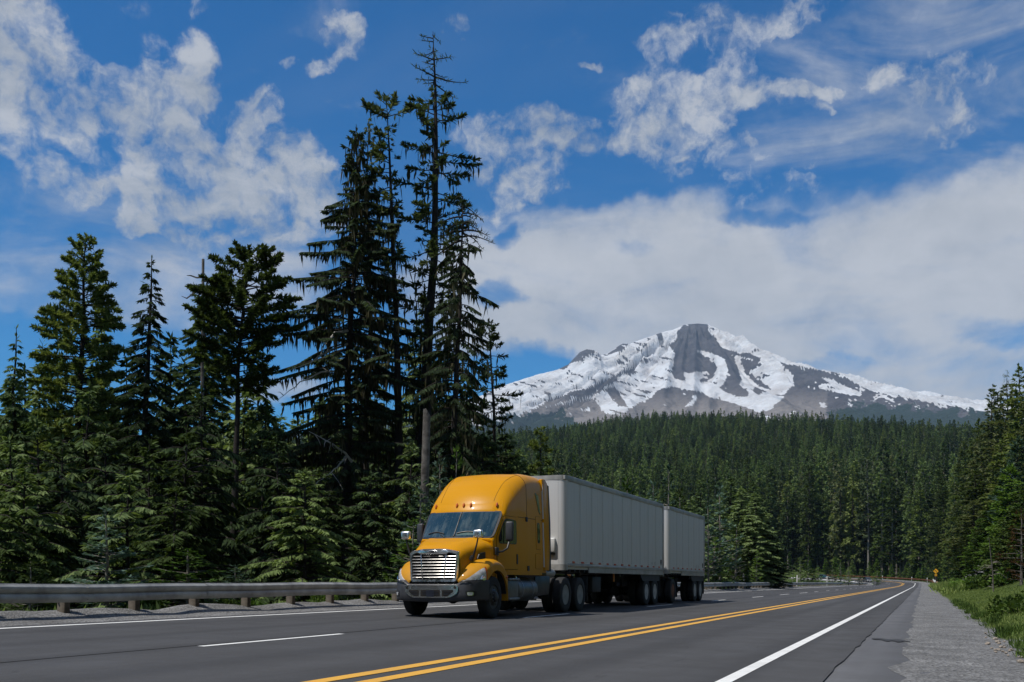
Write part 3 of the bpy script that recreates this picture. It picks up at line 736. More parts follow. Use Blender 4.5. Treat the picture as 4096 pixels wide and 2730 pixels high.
def cab_section(x, s):
    """s 0..1: sill, side, shoulder, roof centre (driver's side)"""
    w_, zt, r = tab(WT, x), tab(ZT, x), tab(RT, x)
    zs = zt-r*1.05
    if s < .45:
        z = ZB+(zs-ZB)*s/.45; y = w_-tumble(z)
    elif s < .75:
        a = (s-.45)/.30*math.pi/2; y = w_-tumble(zs)-r+r*math.cos(a)**.92; z = zs+r*1.0*math.sin(a)**.92
    else:
        u = (s-.75)/.25; y = (w_-tumble(zs)-r)*(1-u); z = zs+r+.05*r*math.sin(u*math.pi/2)
    return y, z
def cab_pt(x, s, sy=1):
    y, z = cab_section(x, s); return Vector((x-sweep(x)*y*y, sy*y, z))
def cab_n(x, s, sy=1):
    e = 1e-3
    a = cab_pt(x-e, s, sy)-cab_pt(x+e, s, sy); b = cab_pt(x, min(1, s+e), sy)-cab_pt(x, max(0, s-e), sy)
    n = a.cross(b)*sy
    return n.normalized()
XS = sorted(set([.02-.02*i for i in range(34)]+[-.66-.04*i for i in range(40)]+[-2.2-.1*i for i in range(13)]+[-3.46]), reverse=True)
SS = [i/.9*.45/10*.9 for i in range(10)]+[.45+.30*i/12 for i in range(12)]+[.75+.25*i/6 for i in range(7)]
P = []
for x in XS:
    P.append([cab_pt(x, s, 1) for s in SS]+[cab_pt(x, s, -1) for s in SS[::-1][1:]])
mb = MB(); mb.grid(P); mb.add(P[-1], [tuple(range(len(P[-1])))]); mb.add(P[0], [tuple(range(len(P[0])))[::-1]])
mb.grid([[r[0] for r in P], [r[-1] for r in P]])
cabo = mb.build('cab', M['yellow'], TR, smooth=True, angle=38)

def subdiv2d(poly, cuts):
    bm = bmesh.new(); vs = [bm.verts.new((u, v, 0)) for u, v in poly]; f = bm.faces.new(vs)
    bmesh.ops.triangulate(bm, faces=[f])
    for _ in range(cuts): bmesh.ops.subdivide_edges(bm, edges=bm.edges[:], cuts=1, use_grid_fill=True)
    bm.verts.index_update()
    out_ = ([tuple(v.co[:2]) for v in bm.verts], [[v.index for v in f.verts] for f in bm.faces]); bm.free(); return out_
def rounded(poly, r, n=4):
    """2-D outline with its corners rounded"""
    o = []; m = len(poly)
    for i in range(m):
        p0, p1, p2 = Vector(poly[i-1]), Vector(poly[i]), Vector(poly[(i+1) % m])
        a, b = (p0-p1), (p2-p1); k = min(r, a.length*.45, b.length*.45)
        A_, B_ = p1+a.normalized()*k, p1+b.normalized()*k
        for j in range(n+1):
            t_ = j/n; o.append(tuple((1-t_)**2*A_+2*t_*(1-t_)*p1+t_*t_*B_))
    return o
def side_pt(x, z, sy, off):
    y = tab(WT, x)-tumble(z); return Vector((x-sweep(x)*y*y, sy*(y+off), z))
def side_patch(name, poly, sy, off, thick, material, parent=TR, cuts=2, smooth=True):
    uv, fs = subdiv2d(poly, cuts)
    mb = MB(); mb.add([side_pt(u, v, sy, off) for u, v in uv], fs)
    n = len(poly); mb.add([side_pt(u, v, sy, off) for u, v in poly]+[side_pt(u, v, sy, off-thick) for u, v in poly], [(i, (i+1) % n, n+(i+1) % n, n+i) for i in range(n)])
    o = mb.build(name, material, parent, smooth=smooth, angle=40); return o
def grow(poly, d):
    c = Vector((sum(p[0] for p in poly)/len(poly), sum(p[1] for p in poly)/len(poly)))
    return [tuple(Vector(p)+(Vector(p)-c).normalized()*d) for p in poly]
DOOR = rounded([(-.16,1.17),(-1.24,1.17),(-1.24,2.50),(-.56,2.50),(-.44,2.36),(-.16,1.96)], .08)
WIND = rounded([(-.26,1.82),(-1.12,1.82),(-1.13,2.40),(-.60,2.42),(-.44,2.26),(-.25,1.95)], .08)
for sy in (1, -1):
    side_patch('door_gap', grow(DOOR, .012), sy, .003, .02, M['seam'])
    d = side_patch('door', DOOR, sy, .012, .03, M['yellow'])
    side_patch('window_seal', grow(WIND, .022), sy, .018, .02, M['black'], d)
    side_patch('window', WIND, sy, .0215, .02, M['glass'], d)
    mb = MB(); p0 = side_pt(-.44, 1.82, sy, .024); p1 = side_pt(-.50, 2.36, sy, .024); mb.tube([p0, p1], .011, 6); mb.build('vent_bar', M['black'], d)
    side_patch('handle', rounded([(-1.10,1.30),(-1.18,1.30),(-1.18,1.56),(-1.10,1.56)], .035), sy, .026, .03, M['black'], d)
    # sleeper: upper and lower windows, locker doors
    up = rounded([(-2.62,3.22),(-2.86,3.16),(-3.0,2.66),(-2.88,2.74)], .05)
    side_patch('sleeper_window', up, sy, .010, .02, M['glass'])
    side_patch('window_seal', grow(up, .018), sy, .006, .02, M['black'])
    lw = rounded([(-2.72,1.90),(-2.90,1.90),(-2.90,2.42),(-2.72,2.42)], .085)
    side_patch('window_seal', grow(lw, .018), sy, .014, .02, M['black'])
    side_patch('sleeper_window', lw, sy, .018, .02, M['glass'])
    b1 = rounded([(-2.62,1.72),(-3.0,1.72),(-3.0,2.60),(-2.62,2.60)], .07)
    side_patch('panel_gap', grow(b1, .007), sy, .002, .02, M['seam']); side_patch('side_panel', b1, sy, .009, .02, M['yellow'])
    b2 = rounded([(-2.55,1.20),(-3.04,1.20),(-3.04,1.60),(-2.55,1.60)], .06)
    side_patch('panel_gap', grow(b2, .007), sy, .002, .02, M['seam']); side_patch('locker_door', b2, sy, .009, .02, M['yellow'])
    # seams: roof cap joint and waist joint
    for (xa, za, xb, zb, wd) in ((-2.02, 2.5, -2.02, 3.25, .008), (-1.3, 2.515, -3.40, 2.515, .006)):
        if xa == xb: pl = [(xa-wd, za), (xa+wd, za), (xb+wd, zb), (xb-wd, zb)]
        else: pl = [(xa, za-wd), (xb, zb-wd), (xb, zb+wd), (xa, za+wd)]
        side_patch('seam', pl, sy, .003, .02, M['seam'], cuts=3)
    # side extender, set off by the bright slot in front of it
    ext = [(-3.20, 1.16), (-3.54, 1.16), (-3.60, 1.6), (-3.60, 3.3), (-3.52, 3.56), (-3.36, 3.66), (-3.12, 3.64), (-3.16, 3.2), (-3.20, 2.2)]
    mb = MB(); fnx = lambda u, v, w_: Vector((u, sy*(1.195-tumble(v)+w_), v)); mb.prism(ext, fnx, -.055, .03); mb.build('side_extender', M['yellow'], TR, bevel=.014)
    for zz0, zz1, op in ((2.56, 3.5, 0), (1.25, 2.46, 0)):
        sl_ = [(-3.165, zz0), (-3.185, zz0), (-3.165, zz1), (-3.145, zz1)]
        mb = MB(); mb.prism(sl_, fnx, .0, .034); mb.build('trim_strip', M['reflw'], TR)
    mb = MB(); bl = [(-3.56, 1.14), (-3.74, 1.14), (-3.76, 2.5), (-3.70, 3.50), (-3.58, 3.52)]
    mb.prism(bl, fnx, -.04, .012); mb.build('rubber_fairing', M['black'], TR)
    # hinges and small brackets
    side_patch('latch', rounded([(-1.92,2.42),(-2.02,2.42),(-2.02,2.54),(-1.92,2.54)], .02), sy, .03, .05, M['black'], cuts=0)
    side_patch('latch', rounded([(-1.98,1.14),(-2.10,1.14),(-2.10,1.27),(-1.98,1.27)], .02), sy, .02, .04, M['black'], cuts=0)
    # sill
    side_patch('sill', [(-.55,1.03),(-3.06,1.03),(-3.06,1.12),(-.55,1.12)], sy, .004, .05, M['yellow'])
    # mirrors
    y0 = tab(WT, -.3)-tumble(1.7)-.02
    mb = MB(); mb.box(-.38, -.22, sy*y0 if sy > 0 else -y0-.06, y0+.06 if sy > 0 else -y0, 1.50, 1.70); mm = mb.build('mirror_base', M['black'], TR, bevel=.02)
    mb = MB(); mb.tube([(-.30, sy*(y0+.03), 1.58), (-.42, sy*(y0+.13), 1.60), (-.56, sy*(y0+.2), 1.68), (-.66, sy*(y0+.22), 1.88)], .026, 8); mb.build('mirror_arm', M['black'], TR, smooth=True)
    ma = link('mirror', None, TR); ma.location = (-.66, sy*(y0+.22), 2.11); ma.rotation_euler = (0, 0, sy*.25)
    mb = MB(); mb.box(-.07, .06, -.10, .10, -.245, .245); mb.build('mirror_housing', M['bumper'], ma, bevel=.05, seg=3)
    mb = MB(); mb.box(-.076, -.071, -.08, .08, -.21, .21); mb.build('mirror_glass', M['glass'], ma)

# ---- windscreen on the sloping front of the shell
def roof_pt(x, v, off):
    """v -1..1 across the front face"""
    w_, zt, r = tab(WT, x), tab(ZT, x), tab(RT, x)
    zs = zt-r*1.05; y = v*(w_-tumble(zs)-r*.35)
    def S(xx, yy):
        return Vector((xx-sweep(xx)*yy*yy, yy, tab(ZT, xx)-.05*tab(RT, xx)*.6-.012))
    e = .01
    n = (S(x-e, y)-S(x+e, y)).cross(S(x, y+e)-S(x, y-e)); n.normalize()
    if n.x < 0: n = -n
    return S(x, y)+n*(off+.012)
def screen(name, v0, v1, x0, x1, off, material, rnd=0, parent=TR, n=18, thick=.02):
    P = []; Pb = []
    for i in range(11):
        tq = i/10*2-1; row = []; rb = []
        for j in range(n+1):
            u = j/n*2-1
            u2 = u*(1-rnd*abs(tq)**7); t2 = tq*(1-rnd*.55*abs(u)**7)
            v = (v0+v1)/2+(v1-v0)/2*u2; x = (x0+x1)/2+(x1-x0)/2*t2
            row.append(roof_pt(x, v, off)); rb.append(roof_pt(x, v, off-thick))
        P.append(row); Pb.append(rb)
    mb = MB(); mb.grid(P)
    ring = lambda Q: Q[0]+[r[-1] for r in Q[1:]]+Q[-1][::-1][1:]+[r[0] for r in Q[::-1]][1:]
    mb.grid([ring(P), ring(Pb)])
    return mb.build(name, material, parent, smooth=True, angle=50)
m_ws = bpy.data.materials.new('windscreen'); m_ws.use_nodes = True; t = NT(m_ws.node_tree); p = t.n['Principled BSDF']
tcn = t.new('ShaderNodeTexCoord'); ob = tcn.outputs['Object']
n_ = t.noise(t.mapping(ob, sc=(1, 3.2, .8)), 2.2, 4, .6)
t.link(t.mix(t.mapr(n_, .5, .7), col(.014, .036, .050), col(.07, .095, .10)), p.inputs['Base Color'])
vo = t.new('ShaderNodeTexVoronoi'); vo.inputs['Scale'].default_value = 17; t.link(ob, vo.inputs['Vector'])
spk = t.mapr(vo.outputs['Distance'], .05, .09, .8, 0); wash = t.mapr(t.noise(t.mapping(ob, sc=(1, 5, .7)), 3.1, 4, .6), .52, .72, 0, .35)
cb_ = p.inputs['Base Color'].links[0].from_socket
cw = t.mix(wash, cb_, col(.10, .15, .17)); t.link(t.mix(spk, cw, col(.45, .47, .47)), p.inputs['Base Color'])
p.inputs['Roughness'].default_value = .04; p.inputs['Coat Weight'].default_value = .6; p.inputs['Coat Roughness'].default_value = .02
screen('windscreen_seal', -1.02, 1.02, -.015, -.575, .006, M['black'], .05)
wsl = screen('windscreen', -.965, -.012, -.05, -.54, .013, m_ws, .05, thick=.01)
wsr = screen('windscreen', .012, .965, -.05, -.54, .013, m_ws, .05, thick=.01)
screen('dashboard', .05, .80, -.075, -.15, .0145, mat('dashboard_teal', (.02, .07, .075), .5, var=.3, vscale=9, spec=.2), .1, thick=.008)
mb = MB(); mb.tube([roof_pt(-.05-.49*i/8, 0, .016) for i in range(9)], .016, 6); mb.build('windscreen_bar', M['black'], TR)
for (v0, v1, xp) in ((-.80, -.30, -.42), (.06, .62, .2)):
    mb = MB(); mb.tube([roof_pt(-.12-.035*math.sin(i/6*math.pi), v0+(v1-v0)*i/6, .03) for i in range(7)], .012, 5)
    mb.tube([roof_pt(-.115, v1-.12, .035), roof_pt(-.02, v1+.06, .02)], .01, 5); mb.build('wiper', M['black'], TR)
# sun visor lip and marker lamps over the screen
P = []
for (x, off) in ((-.545, .004), (-.562, .020), (-.60, .026), (-.66, .016), (-.72, -.006)):
    P.append([roof_pt(x, -.97+1.94*j/24, (off if abs(j-12) < 11 else min(off, 0))-.012) for j in range(25)])
mb = MB(); mb.grid(P); mb.build('visor', M['yellow'], TR, smooth=True, angle=60)
for v in (-.84, -.19, 0, .19, .84):
    c = roof_pt(-.655, v, .018)
    mb = MB(); mb.lathe([(0, .035), (.024, .03), (.034, .012), (.036, 0)], 'x', 10); o = mb.build('marker_lamp', M['amber'], TR, smooth=True)
    o.location = c; o.scale = (1, .85, 1.9); o.rotation_euler = (0, -.35, 0)
# seam lines on the roof cap
for sy in (1, -1):
    mb = MB(); pts = []
    for i in range(22):
        x = -.72-1.3*i/21; y = sy*(.74+.16*(i/21)**2); zt = tab(ZT, x); q = sweep(x)*y*y
        r = tab(RT, x); w_ = tab(WT, x)-tumble(zt-r)-r
        s = .75+.25*(1-min(1, abs(y)/w_)) if abs(y) < w_ else .75-.30*min(1, (abs(y)-w_)/r)*.55
        pts.append(cab_pt(x, s, sy)+cab_n(x, s, sy)*.0015)
    mb.tube(pts, .0045, 4); mb.build('seam', M['seam'], TR)
mb = MB(); mb.tube([cab_pt(-2.02, .45+.55*i/24, 1)+cab_n(-2.02, .45+.55*i/24, 1)*.001 for i in range(25)]+[cab_pt(-2.02, 1-.55*i/24, -1)+cab_n(-2.02, 1-.55*i/24, -1)*.001 for i in range(1, 25)], .006, 4); mb.build('seam', M['seam'], TR)

# ---- bonnet
HT = [(.12,1.925),(-.05,1.93),(.3,1.875),(.55,1.815),(.78,1.735),(.92,1.665),(1.0,1.60),(1.03,1.54)]
HT = sorted(HT); HWD = sorted([(-.35,1.04),(-.05,.98),(.2,.90),(.5,.79),(.8,.70),(.98,.655),(1.03,.64)])
def hood_pt(x, u, sy=1):
    """u 0 centre .. 1 bottom of the side"""
    zc = float(np.interp(x, [a for a, b in HT], [b for a, b in HT])); wh = float(np.interp(x, [a for a, b in HWD], [b for a, b in HWD]))
    zl = zc-.38
    if u < .7:
        a = u/.7*math.pi/2; n = 3.4
        y = wh*math.sin(a)**(2/n); z = zl+(zc-zl)*math.cos(a)**(2/n)
        z += .03*math.exp(-((y-wh*.62)/.12)**2)*min(1, max(0, (1.0-x)/.5))
    else:
        k = (u-.7)/.3; y = wh+.05*k; z = zl-(zl-.86)*k
    xx = x-.10*(y*y)*(1 if x > .5 else max(0, .2+x)/.7)
    return Vector((xx, sy*y, z))
US = [0, .05, .1, .16, .22, .28, .33, .37, .41, .45, .5, .55, .6, .65, .7, .76, .84, .92, 1]
P = []
for i in range(36):
    x = -.28+(.99+.28)*i/35
    P.append([hood_pt(x, u, -1) for u in US[::-1]]+[hood_pt(x, u, 1) for u in US[1:]])
mb = MB(); mb.grid(P); mb.add(P[-1], [tuple(range(len(P[-1])))])
hood = mb.build('bonnet', M['yellow'], TR, smooth=True, angle=35)
mb = MB(); mb.tube([hood_pt(-.20, u, -1)+Vector((0, -.001, .001)) for u in US[::-1]]+[hood_pt(-.20, u, 1)+Vector((0, .001, .001)) for u in US[1:]], .006, 4); mb.build('seam', M['seam'], TR)
for sy in (1, -1):    # air intake in the bonnet side
    pl = rounded([(.16,1.42),(.43,1.39),(.35,1.53),(.16,1.58)], .03)
    fn = lambda u, v, w_: Vector((u-.03, sy*(float(np.interp(u, [a for a, b in HWD], [b for a, b in HWD]))+.012+w_), v))
    mb = MB(); mb.prism(pl, fn, -.03, .012); ik = mb.build('air_intake', M['black'], TR)
    mb = MB()
    for zz in (1.44, 1.48, 1.52): mb.prism([(.17, zz), (.38, zz), (.38, zz+.012), (.17, zz+.012)], fn, .012, .02)
    mb.build('louvre', M['navy'], ik)
    # fender mirrors
    fx, fy = .62, .84
    mb = MB(); mb.tube([(fx-.03, sy*(fy-.07), 1.38), (fx-.01, sy*(fy-.02), 1.46)], [.065, .05], 8)
    mb.tube([(fx-.02, sy*(fy-.03), 1.42), (fx, sy*(fy+.03), 1.56), (fx+.01, sy*(fy+.09), 1.74), (fx, sy*(fy+.12), 1.90)], [.034, .026, .02, .018], 8)
    mb.build('fender_mirror_arm', M['black'], TR, smooth=True)
    mo = link('fender_mirror', None, TR); mo.location = (fx, sy*(fy+.13), 1.99)
    mb = MB(); mb.box(-.05, .07, -.12, .12, -.10, .10); mb.build('mirror_housing', M['chrome'], mo, bevel=.045, seg=3)
    mb = MB(); mb.box(-.062, -.05, -.105, .105, -.088, .088); mb.build('mirror_glass', M['black'], mo)

# ---- front wings
FZ = sorted([(1.045,.90),(1.0,.965),(.95,1.04),(.86,1.14),(.74,1.24),(.58,1.325),(.38,1.395),(.15,1.435),(-.1,1.44),(-.35,1.40),(-.52,1.33),(-.66,1.22)])
FY = sorted([(1.045,.685),(1.0,.80),(.95,.89),(.86,1.0),(.74,1.095),(.58,1.155),(.38,1.19),(.1,1.20),(-.4,1.20),(-.66,1.19)])
def itp(T, x): return float(np.interp(x, [a for a, b in T], [b for a, b in T]))
def wing_pt(x, s, sy=1):
    zt, yo = itp(FZ, x), itp(FY, x); yi = .60
    zb = .80 if x > .62 else (.50+math.sqrt(max(0, .63**2-x*x)) if x > -.60 else .72)
    zb = max(zb, .80 if x > .3 else .72)
    rz = min(.30, (zt-zb)*.6)
    if s < .6:
        a = s/.6*math.pi/2; n = 2.6
        y = yi+(yo-yi)*math.sin(a)**(2/n); z = zt-rz+rz*math.cos(a)**(2/n)
    else:
        k = (s-.6)/.4; y = yo; z = (zt-rz)+(zb-zt+rz)*k
    return Vector((x, sy*y, z))
def wing_n(x, s, sy):
    e = .004; a = wing_pt(x+e, s, sy)-wing_pt(x-e, s, sy); b = wing_pt(x, min(1, s+e), sy)-wing_pt(x, max(0, s-e), sy)
    n = a.cross(b); n.normalize()
    if n.y*sy < 0: n = -n
    return n
for sy in (1, -1):
    P = []
    for i in range(44):
        x = 1.045-1.705*i/43
        P.append([wing_pt(x, s/24, sy) for s in range(25)])
    mb = MB(); mb.grid(P, sy < 0); mb.add(P[0], [tuple(range(25))])
    wing = mb.build('front_wing', M['yellow'], TR, smooth=True, angle=45)
    # headlamp wrapped round the corner
    def lamp(off, a0=.0, b0=.0, nx=14, ns=10):
        P = []
        for i in range(nx+1):
            x = 1.038-.478*i/nx
            s0 = float(np.interp(x, [.545, .62, .75, .9, 1.0, 1.04], [.46, .40, .40, .44, .50, .62]))+a0
            s1 = .985-b0; r = []
            for j in range(ns+1):
                s = s0+(s1-s0)*j/ns; r.append(wing_pt(x, s, sy)+wing_n(x, s, sy)*off)
            P.append(r)
        return P
    Pa, Pb = lamp(.022, .015, .015), lamp(-.01)
    mb = MB(); mb.grid(Pa); ring = lambda Q: Q[0]+[r[-1] for r in Q[1:]]+Q[-1][::-1][1:]+[r[0] for r in Q[::-1]][1:]
    mb.grid([ring(Pa), ring(Pb)])
    hl = mb.build('headlight', M['lens'], TR, smooth=True, angle=60)
    for (x, s, r, k) in ((.70, .74, .085, 'bulb'), (.85, .80, .05, 'bulb'), (.94, .86, .03, 'bulb')):
        c = wing_pt(x, s, sy); n = wing_n(x, s, sy); q_ = n.to_track_quat('Z', 'Y').to_matrix().to_4x4(); Mx = Matrix.Translation(c+n*.027)@q_
        mb = MB(); b = len(mb.V); mb.lathe([(0, .012), (r*.45, .016), (r*.5, .004), (r*.9, .012), (r, .0)], 'z', 20); mb.V = [tuple(Mx@Vector(v)) for v in mb.V]
        mb.build('bulb', M[k], hl, smooth=True, angle=30)
    P = [[wing_pt(x, s, sy)+wing_n(x, s, sy)*.028 for s in (.42, .5, .58, .66, .74, .82, .9, .96)] for x in (.60, .575, .55)]
    mb = MB(); mb.grid(P); mb.build('turn_signal', M['amber'], hl, smooth=True)
    c = wing_pt(-.58, .62, sy)
    mb = MB(); mb.lathe([(0, .03), (.03, .02), (.036, 0)], 'y', 10); o = mb.build('side_marker', M['amber'], TR, smooth=True); o.location = c; o.scale = (1, sy, 1)
    # trailing lip of the wheel arch
    P = [[Vector((-.645*math.cos(a), sy*y, .50+.66*math.sin(a))) for y in (.96, 1.08, 1.2)] for a in [rad(78-8*i) for i in range(12)]]
    P2 = [[v+Vector((-.02, 0, 0)) for v in r] for r in P]
    mb = MB(); mb.grid(P); mb.grid(P2, True); ring = lambda Q: Q[0]+[r[-1] for r in Q[1:]]+Q[-1][::-1][1:]+[r[0] for r in Q[::-1]][1:]
    mb.grid([ring(P), ring(P2)]); mb.build('wheel_arch_lip', M['yellow'], TR, smooth=True)
    # dark liner behind the wheel
    P = [[Vector((.61*math.cos(a), sy*y, .50+.61*math.sin(a))) for y in (.5, .8, 1.17)] for a in [rad(5+17*i) for i in range(11)]]
    mb = MB(); mb.grid(P); mb.build('wheel_arch_liner', M['dark'], TR, smooth=True)

# ---- grille
GX = 1.055
def front_x(y, z): return GX-.10*y*y-.022*(z-.84)
def gfn(u, v, w_): return Vector((front_x(u, v)+w_, u, v))
def goutline(d, n=5):
    tw, bw, zt, zb = .655-d, .615-d, 1.60-d*.9, .84+d
    return rounded([(-bw, zb), (bw, zb), (tw, zt-.03), (tw-.02, zt-.03), (.30, zt+.035), (-.30, zt+.035), (-tw, zt-.03)], .085)
GR = link('grille', None, TR)
O1, O2 = goutline(0), goutline(.085)
n = len(O1); V = [gfn(u, v, .0) for u, v in O1]+[gfn(u, v, .055) for u, v in [tuple(Vector(a)*.82+Vector(b)*.18) for a, b in zip(O1, O2)]]+[gfn(u, v, .05) for u, v in [tuple(Vector(a)*.25+Vector(b)*.75) for a, b in zip(O1, O2)]]+[gfn(u, v, -.03) for u, v in O2]
F = [(k*n+i, k*n+(i+1) % n, (k+1)*n+(i+1) % n, (k+1)*n+i) for k in range(3) for i in range(n)]
mb = MB(); mb.add(V, F); mb.build('grille_surround', M['chrome'], GR, smooth=True, angle=60)
mb = MB(); mb.prism(goutline(.05), gfn, -.05, -.006); mb.build('grille_backing', M['seam'], GR)
for k in range(8):
    z = .955+.071*k; wv = .555+.028*k/7
    # bend the bar with the front
    mb = MB(); P = []
    for (dz, dw) in ((0, .026), (.006, .032), (.014, .026), (.011, .006), (.003, .006), (0, .026)):
        P.append([gfn(-wv+2*wv*j/14, z+dz, dw) for j in range(15)])
    mb.grid(P); mb.build('grille_bar', M['bar'], GR, smooth=True, angle=30)
for sy in (1, -1):
    mb = MB(); mb.prism([(sy*.285-.014, .92), (sy*.285+.014, .92), (sy*.335+.014, 1.53), (sy*.335-.014, 1.53)], gfn, -.04, .033); mb.build('grille_post', M['bar'], GR, bevel=.004, seg=1)
# badge plate and oval badge with raised lettering
mb = MB(); mb.prism(rounded([(-.34, 1.505), (.34, 1.505), (.42, 1.55), (.34, 1.615), (-.34, 1.615), (-.42, 1.55)], .03), gfn, .0, .058); mb.build('badge_plate', M['chrome'], GR, bevel=.012)
el_ = [(.13*math.cos(a), 1.562+.038*math.sin(a)) for a in [k*math.pi/14 for k in range(28)]]
bd = MB().prism(el_, gfn, .05, .07).build('badge', M['chrome'], GR, bevel=.006)
el2 = [(.108*math.cos(a), 1.562+.026*math.sin(a)) for a in [k*math.pi/14 for k in range(28)]]
MB().prism(el2, gfn, .066, .072).build('badge_field', M['black'], bd)
def text_mesh(name, body, size, material, parent, loc, rot, depth=.002):
    cu = bpy.data.curves.new(name, 'FONT'); cu.body = body; cu.size = size; cu.align_x = 'CENTER'; cu.align_y = 'CENTER'; cu.extrude = depth; cu.resolution_u = 2
    to = bpy.data.objects.new(name, cu); COL.objects.link(to); bpy.context.view_layer.update()
    me = bpy.data.meshes.new_from_object(to); bpy.data.objects.remove(to); me.materials.clear(); me.materials.append(material); me.name = name
    o = link(name, me, parent); o.location = loc; o.rotation_euler = rot; return o
tx = text_mesh('lettering', 'FREIGHTLINER', .033, M['chrome'], bd, (front_x(0, 1.56)+.073, 0, 1.562), (rad(90), 0, rad(90)))

# ---- bumper
def bump_x(y):
    a = abs(y); return 1.20-.10*a*a-(max(0, a-.80)/.42)**2.4*.50
YS = [-1.22+2.44*j/48 for j in range(49)]
def bz(y):
    a = abs(y); return .375+.045*max(0, a-.3), .80+.10*float(sstep(a, .62, .80))
P = []
for (f, dx) in ((0, -.09), (.02, -.03), (.10, 0), (.35, .012), (.70, .0), (.88, -.018), (.95, -.03), (1.0, -.06)):
    P.append([Vector((bump_x(y)+dx, y, bz(y)[0]+(bz(y)[1]-bz(y)[0])*f)) for y in YS])
P.append([Vector((bump_x(y)-.22, y*.93, bz(y)[1])) for y in YS]); P.insert(0, [Vector((bump_x(y)-.25, y*.93, bz(y)[0]+.02)) for y in YS])
bu = MB().grid(P).build('bumper', M['bumper'], TR, smooth=True, angle=50)
def bfn(u, v, w_): return Vector((bump_x(u)+.010+w_, u, v))
cen = rounded([(-.50, .475), (.50, .475), (.70, .60), (.70, .775), (-.70, .775), (-.70, .60)], .12)
def bent(poly, w0, w1, name, material, parent, cuts=3):
    uv, fs = subdiv2d(poly, cuts); mb = MB(); mb.add([bfn(u, v, w1) for u, v in uv], fs)
    m = []
    for i in range(len(poly)):
        a, b = Vector(poly[i]), Vector(poly[(i+1) % len(poly)]); k = max(1, int((b-a).length/.12)); m += [tuple(a.lerp(b, j/k)) for j in range(k)]
    n = len(m); mb.add([bfn(u, v, w1) for u, v in m]+[bfn(u, v, w0) for u, v in m], [(i, (i+1) % n, n+(i+1) % n, n+i) for i in range(n)])
    return mb.build(name, material, parent, smooth=True, angle=40)
cb = bent(cen, -.04, .022, 'bumper_centre', M['bar2'], TR)
for pl in (rounded([(-.44, .51), (-.30, .51), (-.30, .66), (-.585, .66), (-.585, .62)], .045), rounded([(-.255, .51), (.255, .51), (.255, .66), (-.255, .66)], .02), rounded([(.44, .51), (.585, .62), (.585, .66), (.30, .66), (.30, .51)], .045)):
    o = bent(pl, -.02, .0255, 'air_slot', M['seam'], cb)
    u0, u1 = min(p[0] for p in pl), max(p[0] for p in pl)
    for zz in (.545, .58, .615):
        bent([(u0+.05, zz), (u1-.05, zz), (u1-.05, zz+.010), (u0+.05, zz+.010)], .02, .030, 'slat', M['navy'], cb, 2)
bent(rounded([(-.10, .50), (.10, .50), (.10, .655), (-.10, .655)], .012), .02, .034, 'radar_cover', M['navy'], cb, 2)
for sy in (1, -1):
    mb = MB(); mb.lathe([(0, .002), (.026, .002), (.034, .006), (.036, 0)], 'x', 14); o = mb.build('tow_hole', M['seam'], cb); o.location = bfn(sy*.625, .715, .022)
    fo = rounded([(sy*.88, .50), (sy*1.06, .51), (sy*1.07, .645), (sy*.86, .645)], .04)
    bent(fo, -.03, .004, 'lamp_recess', M['black'], bu, 2)
    fo2 = rounded([(sy*.915, .525), (sy*1.02, .53), (sy*1.025, .615), (sy*.90, .615)], .03)
    fl_ = bent(fo2, -.01, .012, 'fog_lamp', M['bulb'], TR, 2)
    bent(rounded([(sy*.925, .533), (sy*1.01, .538), (sy*1.015, .607), (sy*.91, .607)], .025), -.0, .017, 'fog_lens', M['lens'], fl_, 2)
    cr_ = [(sy*.70, .855), (sy*1.15, .90), (sy*1.15, .885), (sy*.74, .835)]
    bent(cr_, -.01, .002, 'bumper_crease', M['black'], bu, 2)
mb = MB(); mb.box(.90, 1.02, -.60, .60, .78, .86); mb.build('bumper_gap', M['seam'], TR)

